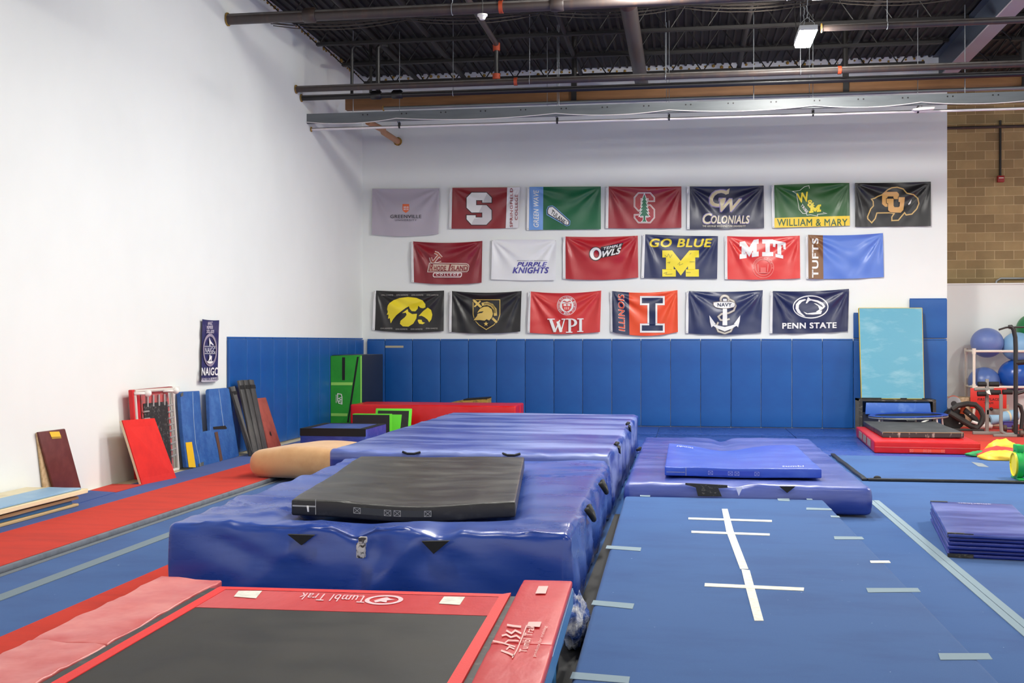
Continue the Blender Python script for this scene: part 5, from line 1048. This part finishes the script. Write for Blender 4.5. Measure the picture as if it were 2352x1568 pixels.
MBk = [(0, 0), (.27, 0), (.5, .4), (.74, 0), (1, 0), (1, .27), (.9, .27), (.9, .72), (1, .72), (1, 1), (.64, 1), (.64, .72), (.7, .72), (.7, .6), (.505, .96), (.31, .6), (.31, .72), (.37, .72), (.37, 1), (0, 1), (0, .72), (.1, .72), (.1, .27), (0, .27)]
TB = [(0, 0), (1, 0), (1, .42), (.82, .42), (.79, .2), (.65, .2), (.65, .8), (.8, .8), (.8, 1), (.2, 1), (.2, .8), (.35, .8), (.35, .2), (.21, .2), (.18, .42), (0, .42)]
def fit(P, x0, y0, x1, y1): return [(x0 + (x1 - x0) * a, y0 + (y1 - y0) * b) for a, b in P]
WHT = (236, 236, 234); BLKc = (24, 24, 26); GOLD = (206, 172, 104); NAVYc = (30, 40, 78); CRIM = (140, 24, 36); REDc = (206, 44, 46); YELc = (244, 222, 40)
# top row
f = Flag('pale lavender grey flag with small orange shield, top left corner flag', (176, 168, 180), (855, 433), (1009, 432), (1007, 537), (854, 538), 1, 5, False, 1, .7)
f.shape(K4, [(349, 241), (412, 241), (412, 296), (402, 310), (380, 325), (357, 310), (349, 296)], (222, 96, 40), 'shield')
for x in (360, 376, 394): f.shape(K4, [(x, 268), (x + 5, 260), (x + 10, 268), (x + 10, 298), (x, 298)], (226, 214, 214), 'shield_mark')
f.shape(K4, [(355, 280), (408, 280), (408, 285), (355, 285)], (222, 96, 40), 'shield_mark')
f.box(K4, 'GREENVILLE', 233, 343, 527, 375, (40, 36, 44), bold=.02, space=1.1); f.box(K4, 'UNIVERSITY', 277, 385, 483, 402, (56, 52, 60), space=1.2)
f = Flag('crimson flag with big white block S and white side band, top row', (140, 34, 42), (1038, 431), (1194, 430), (1190, 523), (1036, 525), 0, 1, True, 2, .7)
f.part('white_band', f.uvrect(.815, 1, 0, 1), (224, 222, 224))
S = fit(BS_, 957, 133, 1193, 437)
f.shape(K4, inset(S, -7), (44, 20, 28)); f.shape(K4, S, WHT)
f.shape(K4, [(1107, 228), (1150, 143), (1193, 182), (1193, 228)], (200, 198, 200)); f.shape(K4, [(1106, 253), (1140, 252), (1193, 300), (1193, 385), (1143, 437), (1000, 437), (1030, 380), (1105, 369), (1105, 322), (1070, 322)], (204, 200, 202))
f.text(K4, 'SPRINGFIELD', (1368, 461), (1368, 90), (1394, 461), (150, 36, 46), bold=.03); f.text(K4, 'COLLEGE', (1415, 392), (1415, 152), (1441, 392), (150, 36, 46), bold=.03)
f = Flag('green flag with light blue side band and white megaphone, top row', (10, 100, 62), (1216, 429), (1380, 428), (1380, 526), (1215, 528), 0, 0, True, 3, .6)
f.part('light_blue_band', f.uvrect(0, .195, 0, 1), (110, 158, 222))
f.text(K4, 'GREEN WAVE', (1590, 460), (1590, 108), (1640, 460), WHT, bold=.05, shear=.2)
f.shape(K4, [(1712, 300), (1728, 262), (1770, 254), (1795, 270), (1940, 400), (1936, 440), (1905, 452), (1715, 345)], (120, 170, 226)); f.shape(K4, [(1718, 302), (1733, 268), (1770, 260), (1790, 276), (1934, 403), (1930, 437), (1905, 446), (1722, 338)], BLKc)
f.shape(K4, [(1726, 304), (1738, 274), (1770, 267), (1786, 281), (1926, 406), (1922, 432), (1905, 439), (1729, 332)], WHT); f.shape(K4, ell(1913, 420, 14, 20), WHT); f.line(K4, ell(1913, 420, 12, 18, 20), 4, BLKc, True)
f.text(K4, 'TULANE', (1770, 292), (1896, 398), (1752, 330), BLKc, bold=.06)
f = Flag('cardinal red flag with outlined block S and green fir tree, top row', (148, 18, 38), (1397, 428), (1565, 428), (1565, 523), (1396, 524), 1, 1, True, 4, .9)
S = fit(BS_, 305, 167, 500, 452); f.shape(K5, S, WHT); f.shape(K5, inset(S, 4), (148, 18, 38)); f.shape(K5, inset(S, 8), WHT); f.shape(K5, inset(S, 12), (160, 20, 42))
TR_ = [(402, 183)]; R__ = []; L__ = []
for i, (w, y) in enumerate(((18, 232), (26, 262), (30, 295), (36, 325), (40, 355), (46, 388))):
    R__ += [(402 + w, y), (402 + w * .45, y - 4)]; L__ += [(402 - w, y), (402 - w * .45, y - 4)]
TRE = TR_ + R__ + [(411, 385), (412, 420), (424, 438), (380, 438), (393, 420), (394, 385)] + L__[::-1]
f.shape(K5, inset(TRE, -5), WHT, 'tree_outline'); f.shape(K5, TRE, (18, 104, 74), 'tree')
f = Flag('navy flag with two big gold slanted letters, top row', (28, 32, 66), (1583, 428), (1754, 426), (1755, 523), (1583, 526), 1, 1, True, 5, 1.3)
f.text(K5, 'G', (1005, 145), (1165, 145), (1005, 300), (214, 200, 160), ol=(150, 136, 190), ow=8, bold=.06, shear=.25)
f.text(K5, 'W', (1100, 228), (1300, 228), (1100, 345), (214, 200, 160), ol=(150, 136, 190), ow=8, bold=.06, shear=.35); f.shape(K5, [(1165, 145), (1190, 130), (1182, 180), (1150, 190)], (214, 200, 160))
f.text(K5, 'C', (942, 362), (1025, 362), (942, 458), (224, 214, 180), ol=(150, 136, 190), ow=5, bold=.05, shear=.2); f.box(K5, 'OLONIALS', 1018, 383, 1372, 455, (224, 214, 180), ol=(150, 136, 190), ow=5, bold=.06, shear=.2)
f.box(K5, 'THE GEORGE WASHINGTON UNIVERSITY', 938, 470, 1338, 488, (214, 206, 186), bold=.03, shear=.2)
f = Flag('green flag with yellow bottom band lettered in green, top row', (38, 96, 42), (1777, 425), (1951, 420), (1952, 518), (1779, 523), -1, 0, True, 6, .8)
f.part('yellow_band', f.uvrect(0, 1, .77, 1), (240, 204, 30)); f.box(K6, 'WILLIAM & MARY', 140, 412, 790, 478, (34, 84, 40), bold=.045)
f.line(K6, [(350, 150), (283, 158), (318, 178), (332, 250), (345, 325), (378, 362), (412, 362), (416, 378), (450, 374), (515, 386), (512, 370), (560, 366), (600, 362), (562, 352)], 5, (222, 228, 214)); f.line(K6, [(350, 150), (392, 116), (434, 105), (440, 132)], 5, (222, 228, 214))
f.text(K6, 'W', (318, 178), (424, 160), (336, 268), YELc, bold=.08); f.text(K6, '&', (412, 240), (478, 232), (424, 302), YELc, bold=.06); f.shape(K6, slant(MBk, 436, 285, 546, 352, -14), YELc, 'letter_m'); f.text(K6, 'TRIBE', (373, 272), (430, 345), (355, 290), WHT, bold=.06)
f = Flag('black flag with gold buffalo outline and letters, top row far right', (26, 25, 27), (1964, 420), (2138, 417), (2138, 519), (1964, 521), 1, 0, False, 7, 1.2)
f.line(K6, [(1110, 190), (1130, 172), (1160, 145), (1200, 125), (1250, 120), (1305, 136), (1338, 175), (1400, 188), (1440, 222), (1450, 270), (1430, 320), (1385, 368), (1332, 376), (1318, 355), (1282, 398), (1260, 425), (1200, 428), (1200, 395), (1222, 362), (1180, 356), (1062, 358), (1046, 410), (1014, 448), (978, 412), (976, 392), (1005, 320), (1030, 292), (1028, 252), (1012, 230), (1042, 222), (1070, 205)], 11, GOLD, True, 'buffalo_outline')
Cc = [(1135, 162), (1248, 162), (1266, 182), (1264, 230), (1215, 230), (1215, 205), (1165, 205), (1157, 215), (1157, 270), (1167, 280), (1212, 280), (1212, 300), (1138, 300), (1110, 275), (1110, 188)]
Uu = [(1152, 226), (1216, 226), (1216, 290), (1224, 304), (1262, 304), (1272, 296), (1276, 258), (1262, 255), (1262, 212), (1320, 212), (1316, 258), (1306, 330), (1282, 355), (1188, 352), (1166, 332), (1166, 270), (1152, 266)]
f.shape(K6, Cc, (214, 164, 96), 'letter_c'); f.shape(K6, inset(Uu, -5), BLKc, 'letter_outline'); f.shape(K6, Uu, (214, 164, 96), 'letter_u'); f.shape(K6, [(1350, 275), (1382, 232), (1374, 268), (1356, 286)], WHT, 'eye_mark')
# middle row
f = Flag('maroon flag with cream lettered plate and anchor, left end of middle row', (136, 22, 36), (948, 554), (1108, 553), (1106, 649), (950, 648), 4, 4, True, 8, 1.6)
for w, c in ((92, (232, 214, 206)), (52, (170, 84, 66))):
    f.line(K8, [(700, 770), (900, 530)], w, c); f.line(K8, [(760, 450), (850, 480), (965, 610)], w, c); f.line(K8, [(640, 600), (660, 690), (720, 780), (850, 790), (970, 745)], w, c)
PL = [(600, 760), (1700, 775), (1770, 800), (1800, 850), (1785, 985), (1735, 1040), (540, 1045)]
f.shape(K8, PL, (236, 222, 210), 'name_plate'); f.shape(K8, inset(PL, 18), (120, 24, 34), 'name_plate'); f.shape(K8, inset(PL, 42), (214, 190, 170), 'name_plate')
f.text(K8, 'R', (640, 800), (740, 800), (600, 1000), CRIM, bold=.08, shear=.1); f.box(K8, 'HODE', 735, 850, 1110, 1000, CRIM, bold=.07, shear=.1); f.text(K8, 'I', (1200, 800), (1260, 800), (1170, 1000), CRIM, bold=.08, shear=.1); f.box(K8, 'SLAND', 1255, 850, 1745, 995, CRIM, bold=.07, shear=.1)
RR = [(745, 1055), (1570, 1055), (1585, 1080), (1575, 1160), (1540, 1200), (740, 1200), (705, 1160), (712, 1085)]
f.shape(K8, RR, (238, 226, 222), 'college_plate'); f.shape(K8, inset(RR, 26), (136, 26, 44), 'college_plate'); f.box(K8, 'COLLEGE', 805, 1085, 1490, 1150, WHT, bold=.05, shear=.15, space=1.6)
f = Flag('white flag with purple slanted lettering, second in middle row', (232, 233, 235), (1130, 550), (1278, 550), (1276, 643), (1128, 641), 0, 2, False, 9, 1.0)
PU = (66, 62, 158); f.box(K9, 'UNIVERSITY OF BRIDGEPORT', 445, 374, 900, 388, (90, 90, 110), shear=.2); f.text(K9, 'PURPLE', (440, 402), (895, 402), (440, 470), PU, bold=.08, shear=.3); f.text(K9, 'KNIGHTS', (375, 478), (920, 478), (375, 572), PU, bold=.08, shear=.3)
f = Flag('red flag with white slanted lettering on black, third in middle row', (176, 12, 30), (1298, 543), (1465, 541), (1466, 637), (1298, 640), 2, 4, True, 10, 1.2)
f.shape(K9, [(1700, 175), (2040, 110), (1965, 290), (1690, 345)], (36, 26, 28), 'black_plate'); f.shape(K9, [ell(1622, 278, 100, 106), ell(1632, 282, 36, 52)], (36, 22, 24), 'letter_outline'); f.shape(K9, [ell(1622, 278, 88, 94), ell(1632, 282, 44, 60)], (238, 234, 232), 'letter_o')
f.text(K9, 'TEMPLE', (1740, 182), (2016, 126), (1735, 222), WHT, bold=.06, shear=.15); f.text(K9, 'WLS', (1722, 240), (2006, 178), (1705, 338), WHT, bold=.1, shear=.15)
f = Flag('navy flag with yellow block letter and yellow slogan above it, middle row', (34, 44, 86), (1481, 538), (1649, 542), (1647, 640), (1478, 638), 1, 0, True, 11, 1.0)
f.box(K5, 'GO BLUE', 450, 594, 1028, 674, (238, 214, 50), bold=.08, shear=.2); f.shape(K5, fit(MBk, 568, 703, 906, 945), (244, 222, 42), 'block_m')
SQ = (150, 140, 60)
for q in ([(590, 745), (610, 765), (625, 735), (640, 770), (660, 740)], [(710, 835), (730, 810), (725, 840), (760, 825)], [(580, 915), (610, 905), (600, 925), (660, 920)], [(790, 905), (830, 908)], [(820, 740), (835, 725)], [(615, 815), (640, 810), (630, 825)], [(820, 808), (865, 808)]): f.line(K5, q, 4, SQ, name='signature')
f = Flag('red flag with arched white slab letters above a faint seal, middle row', (222, 56, 52), (1669, 542), (1837, 541), (1838, 639), (1670, 641), 2, 2, True, 12, 1.3)
f.shape(K5, slant(MBk, 1282, 612, 1458, 770, -26), WHT, 'letter_m'); f.shape(K5, fit([(x, y) for x, y in IB], 1490, 602, 1592, 757), WHT, 'letter_i'); f.shape(K6, slant(TB, 102, 618, 220, 772, 26), WHT, 'letter_t')
SE = (238, 150, 142)
for r in (97, 74): f.line(K5, ell(1500, 860, r, r, 44), 4, SE, True, 'seal')
f.line(K5, [(1450, 830), (1455, 900)], 6, SE, name='seal'); f.line(K5, [(1545, 830), (1540, 900)], 6, SE, name='seal'); f.shape(K5, [(1475, 860), (1525, 860), (1525, 910), (1475, 910)], (232, 110, 104), 'seal'); f.line(K5, [(1440, 910), (1560, 910)], 4, SE, name='seal')
def ring_text(f, K, txt, cx, cy, r, h, a0, a1, col):
    n = len(txt)
    geo = []
    for i, ch in enumerate(txt):
        if ch == ' ': continue
        a = a0 + (a1 - a0) * (i + .5) / n; w = abs(a1 - a0) * r / n * .8; o = Vector((cx + r * math.cos(a), cy + r * math.sin(a))); t_ = Vector((-math.sin(a), math.cos(a))); u = Vector((math.cos(a), math.sin(a)))
        if a1 < a0: t_ = -t_; u = -u
        tl = o - t_ * w / 2 + u * h / 2; geo.append(text_quad(ch, K(*tl), K(*(tl + t_ * w)), K(*(tl - u * h)), bold=.02))
    f.part('ring_lettering', join2(*geo), col)
ring_text(f, K5, 'MASSACHUSETTS INSTITUTE', 1500, 860, 86, 14, -math.pi * 1.05, math.pi * .05, SE)
f = Flag('sky blue flag with brown band and white rotated lettering, right end of middle row', (92, 128, 212), (1856, 539), (2028, 535), (2030, 636), (1857, 640), 3, 2, True, 13, 1.4)
f.part('brown_band', f.uvrect(0, .198, 0, 1), (128, 86, 48)); f.text(K6, 'TUFTS', (463, 955), (463, 590), (522, 955), WHT, bold=.09)
# bottom row
f = Flag('black flag with big yellow bird head emblem, left end of bottom row', (28, 27, 28), (863, 667), (1020, 667), (1019, 760), (860, 758), 2, 4, True, 14, 1.3)
f.shape(K4, [(203, 1240), (208, 1205), (225, 1180), (265, 1152), (320, 1132), (400, 1122), (480, 1130), (540, 1155), (566, 1190), (566, 1220), (545, 1229), (520, 1225), (498, 1205), (492, 1235), (470, 1258), (436, 1256), (416, 1232), (410, 1210), (380, 1225), (330, 1262), (290, 1295), (258, 1335), (237, 1372), (228, 1322), (212, 1328), (216, 1288), (200, 1290), (210, 1262)], YELc, 'bird_head')
f.shape(K4, [(345, 1275), (398, 1236), (404, 1262), (440, 1284), (486, 1280), (480, 1325), (450, 1375), (405, 1403), (352, 1400), (324, 1376), (330, 1347), (372, 1312), (388, 1290), (380, 1270)], YELc, 'bird_head')
f.shape(K4, [(500, 1303), (545, 1255), (588, 1222), (620, 1245), (632, 1290), (622, 1335), (602, 1362), (585, 1335), (555, 1312), (530, 1300)], YELc, 'beak'); f.shape(K4, [(492, 1345), (500, 1335), (530, 1338), (537, 1358), (562, 1366), (540, 1380), (506, 1375)], YELc, 'beak')
for x in (148, 290, 434, 578): f.box(K4, 'IOWA HAWKEYES', x, 1097 , x + 112, 1110, (188, 184, 176), bold=.02)
for i, x in enumerate((140, 284, 426, 570)): f.box(K4, 'IOWA HAWKEYES', x, 1408 + (12 if i in (1, 2) else 5), x + 112, 1421 + (12 if i in (1, 2) else 5), (188, 184, 176), bold=.02)
f = Flag('black flag with gold helmet on a shield and star, second in bottom row', (30, 29, 30), (1037, 668), (1198, 668), (1195, 761), (1036, 762), 4, 4, True, 15, 1.6)
GD = (222, 190, 96)
f.line(K4, [(1018, 1148), (1272, 1148), (1272, 1285), (1255, 1340), (1212, 1388), (1142, 1430), (1075, 1388), (1032, 1340), (1018, 1285)], 7, GD, True, 'shield_outline')
f.line(K4, [(1022, 1150), (1246, 1366)], 34, BLKc, name='sword'); f.line(K4, [(1024, 1152), (1244, 1364)], 22, GD, name='sword'); f.line(K4, [(1030, 1215), (1088, 1160)], 14, GD, name='sword')
AR = [(1100, 1192), (1150, 1182), (1195, 1200), (1226, 1240), (1230, 1300)]
f.line(K4, AR, 40, BLKc, name='crest'); f.line(K4, AR, 30, GD, name='crest')
for i in range(13):
    a = -1.9 + i * .17; f.line(K4, [(1150 + 66 * math.cos(a), 1258 + 66 * math.sin(a)), (1150 + 84 * math.cos(a), 1258 + 84 * math.sin(a))], 6, BLKc, name='crest_mark')
HM = [(1022, 1342), (1056, 1300), (1062, 1262), (1085, 1232), (1120, 1214), (1160, 1212), (1195, 1238), (1206, 1280), (1196, 1316), (1170, 1344), (1146, 1332), (1126, 1346), (1080, 1340)]
f.shape(K4, inset(HM, -7), BLKc, 'helmet_outline'); f.shape(K4, HM, GD, 'helmet'); f.shape(K4, [(1052, 1280), (1078, 1262), (1118, 1256), (1104, 1272), (1070, 1278), (1058, 1284)], BLKc, 'visor_slit')
f.shape(K4, [(1140 + (24 if k % 2 == 0 else 10) * math.sin(k * math.pi / 5), 1376 - (24 if k % 2 == 0 else 10) * math.cos(k * math.pi / 5)) for k in range(10)], GD, 'star')
f = Flag('red flag with three white serif letters under a round white seal, bottom row', (208, 52, 50), (1218, 669), (1381, 667), (1378, 762), (1216, 764), 5, 4, True, 16, 1.5)
RS = (208, 52, 50)
f.shape(KW, [ell(1020, 815, 150, 150), ell(1020, 815, 144, 144)], WHT, 'seal_ring'); f.shape(KW, ell(1020, 815, 106, 106), WHT, 'seal_disc')
ring_text(f, KW, 'WORCESTER POLYTECHNIC INSTITUTE', 1020, 815, 124, 24, -math.pi * 1.28, math.pi * .28, WHT); ring_text(f, KW, '1865', 1020, 815, 124, 24, math.pi * .62, math.pi * .38, WHT)
f.shape(KW, [(948, 785), (1092, 785), (1090, 850), (1060, 890), (1020, 912), (980, 890), (950, 850)], RS, 'seal_shield')
for x in (970, 1030): f.shape(KW, [(x, 793), (x + 44, 793), (x + 44, 822), (x, 822)], WHT, 'seal_book')
for x in (985, 1012, 1040): f.shape(KW, [(x, 838), (x + 14, 838), (x + 14, 880), (x, 876)], (240, 180, 170), 'seal_stripe')
f.line(KW, [(960, 755), (985, 745), (1010, 762), (1040, 762), (1060, 746), (1085, 755)], 12, RS, name='seal_arms')
f.line(KW, [(770, 1030), (838, 1222)], 46, WHT, name='letter_w'); f.line(KW, [(836, 1226), (912, 1040)], 20, WHT, name='letter_w'); f.line(KW, [(880, 1060), (932, 1222)], 44, WHT, name='letter_w'); f.line(KW, [(930, 1226), (984, 1032)], 20, WHT, name='letter_w')
f.shape(KW, [(722, 1018), (835, 1018), (835, 1034), (722, 1034)], WHT, 'letter_w'); f.shape(KW, [(940, 1018), (1002, 1018), (1002, 1034), (940, 1034)], WHT, 'letter_w')
f.shape(KW, [(1046, 1020), (1086, 1020), (1086, 1228), (1046, 1228)], WHT, 'letter_p'); f.shape(KW, [(1008, 1016), (1090, 1016), (1090, 1032), (1008, 1032)], WHT, 'letter_p'); f.shape(KW, [(1008, 1220), (1108, 1220), (1108, 1236), (1008, 1236)], WHT, 'letter_p')
f.shape(KW, [(1080, 1016)] + ell(1090, 1080, 90, 64, 18, -math.pi / 2, math.pi / 2) + [(1090, 1144), (1080, 1144), (1080, 1124)] + ell(1088, 1080, 48, 46, 18, math.pi / 2, -math.pi / 2) + [(1088, 1034), (1080, 1034)], WHT, 'letter_p')
f.shape(KW, [(1212, 1020), (1254, 1020), (1254, 1215), (1212, 1215)], WHT, 'letter_i'); f.shape(KW, [(1180, 1014), (1280, 1014), (1280, 1030), (1180, 1030)], WHT, 'letter_i'); f.shape(KW, [(1180, 1208), (1276, 1208), (1276, 1224), (1180, 1224)], WHT, 'letter_i')
f = Flag('orange flag with navy side band and block letter I, bottom row', (236, 78, 32), (1406, 668), (1556, 666), (1557, 762), (1407, 762), 5, 9, True, 17, 1.3)
f.part('navy_band', f.uvrect(0, .258, 0, 1), NAVYc); S = fit([(x, y) for x, y in IB], 362, 1124, 590, 1462); f.shape(K5, S, WHT, 'block_i_outline'); f.shape(K5, inset(S, 17), NAVYc, 'block_i')
f.text(K5, 'ILLINOIS', (168, 1448), (160, 1110), (222, 1448), (230, 80, 40), ol=(226, 222, 226), ow=3, bold=.06, shear=.15)
f = Flag('navy flag with white anchor wound with rope, bottom row', (42, 52, 92), (1581, 668), (1752, 666), (1748, 763), (1580, 765), 3, 4, True, 18, 1.6)
ROP = (206, 200, 186); OUT = (112, 98, 92)
rp1 = [(1180, 1150), (1225, 1172), (1246, 1215), (1228, 1258), (1180, 1282), (1115, 1290), (1085, 1315), (1105, 1345), (1150, 1350), (1190, 1335)]; rp2 = [(1085, 1365), (1065, 1405), (1085, 1450), (1145, 1470), (1200, 1450), (1222, 1405)]
f.line(K5, ell(1145, 1158, 38, 36, 24), 26, OUT, True, 'rope'); f.line(K5, ell(1145, 1158, 38, 36, 24), 18, ROP, True, 'rope')
for r_ in (rp1, rp2): f.line(K5, r_, 22, OUT, name='rope'); f.line(K5, r_, 14, ROP, name='rope')
ST = [(1042, 1184), (1090, 1178), (1200, 1178), (1236, 1186), (1240, 1210), (1228, 1226), (1180, 1236), (1110, 1236), (1062, 1226), (1042, 1206)]
f.shape(K5, [(1128, 1150), (1164, 1150), (1168, 1395), (1124, 1395)], WHT, 'anchor_shank'); f.shape(K5, inset(ST, -5), OUT, 'anchor_stock'); f.shape(K5, ST, WHT, 'anchor_stock')
FL = [(1002, 1302), (1030, 1340), (1062, 1384), (1046, 1384), (1090, 1398), (1146, 1410), (1146, 1452), (1080, 1425), (1038, 1400), (1022, 1414), (1008, 1360)]
f.shape(K5, FL, WHT, 'anchor_arm'); f.shape(K5, [(2290 - x, y) for x, y in FL][::-1], WHT, 'anchor_arm'); f.box(K5, 'NAVY', 1078, 1188, 1208, 1222, NAVYc, bold=.06)
f = Flag('navy flag with white oval cat head emblem, right end of bottom row', (34, 42, 82), (1774, 668), (1950, 663), (1947, 760), (1773, 765), 3, 2, True, 19, 1.5)
f.line(K6, ell(450, 1225, 160, 102, 48), 10, WHT, True, 'oval_ring')
for q in ([(395, 1152), (345, 1165), (314, 1200), (310, 1240), (330, 1280), (375, 1308), (402, 1314), (362, 1278), (340, 1240), (342, 1208), (368, 1178), (410, 1160)], [(404, 1192), (426, 1132), (448, 1151), (516, 1164), (562, 1186), (586, 1220), (572, 1236), (552, 1206), (510, 1182), (456, 1166), (436, 1170), (418, 1192)], [(478, 1190), (502, 1194), (545, 1222), (578, 1232), (552, 1252), (520, 1272), (498, 1270), (530, 1248), (518, 1216)], [(383, 1268), (420, 1284), (500, 1274), (556, 1258), (546, 1290), (470, 1296), (408, 1292)]): f.shape(K6, q, WHT, 'cat_head')
f.text(K6, 'PENN STATE', (188, 1372), (690, 1366), (188, 1427), WHT, bold=.1)
# banner on the left wall
f = Flag('narrow navy banner with white oval emblem hanging on the left wall', (34, 34, 92), (464.5, 732.5), (503.5, 735), (499.5, 875), (462.5, 877), 1.5, 1, False, 20, .35, world=lambda x, y, o: atx(x, y, XL + .01 + o), cat='banner', group=None, aspect=.4)
f.text(KN, 'NAIGC', (330, 128), (430, 128), (312, 205), (214, 206, 220), bold=.06); f.text(KN, 'MEMBER', (298, 222), (435, 222), (296, 300), (214, 206, 220), bold=.06); f.text(KN, '2022-2023', (288, 318), (458, 318), (288, 390), (226, 220, 228), bold=.05)
f.shape(KN, [ell(368, 770, 158, 370), ell(368, 770, 132, 305)], (150, 140, 160), 'oval_ring'); f.shape(KN, [(242, 682), (490, 682), (490, 692), (242, 692)], WHT, 'emblem_bar'); f.shape(KN, [(242, 846), (490, 846), (490, 856), (242, 856)], WHT, 'emblem_bar')
f.text(KN, 'NAIGC', (252, 710), (485, 710), (252, 830), (226, 226, 234), bold=.01)
f.shape(KN, [(350, 480), (372, 540), (392, 580), (450, 655), (440, 668), (392, 632), (375, 630), (372, 680), (356, 680), (350, 580)], WHT, 'gymnast_figure'); f.shape(KN, [(355, 880), (372, 870), (382, 920), (400, 890), (410, 920), (400, 1015), (382, 1015), (380, 970), (350, 1015), (328, 1018), (350, 960)], WHT, 'gymnast_figure')
f.shape(KN, [(290, 1022), (440, 1022), (415, 1060), (370, 1080), (320, 1062)], WHT, 'emblem_base')
f.text(KN, 'NAIGC', (180, 1165), (545, 1160), (176, 1345), WHT, bold=.08); f.part('white_hem', f.uvrect(0, 1, .93, 1), (186, 184, 196)); f.text(KN, 'MEMBER CLUB', (178, 1352), (556, 1350), (178, 1450), (52, 50, 104), bold=.04)
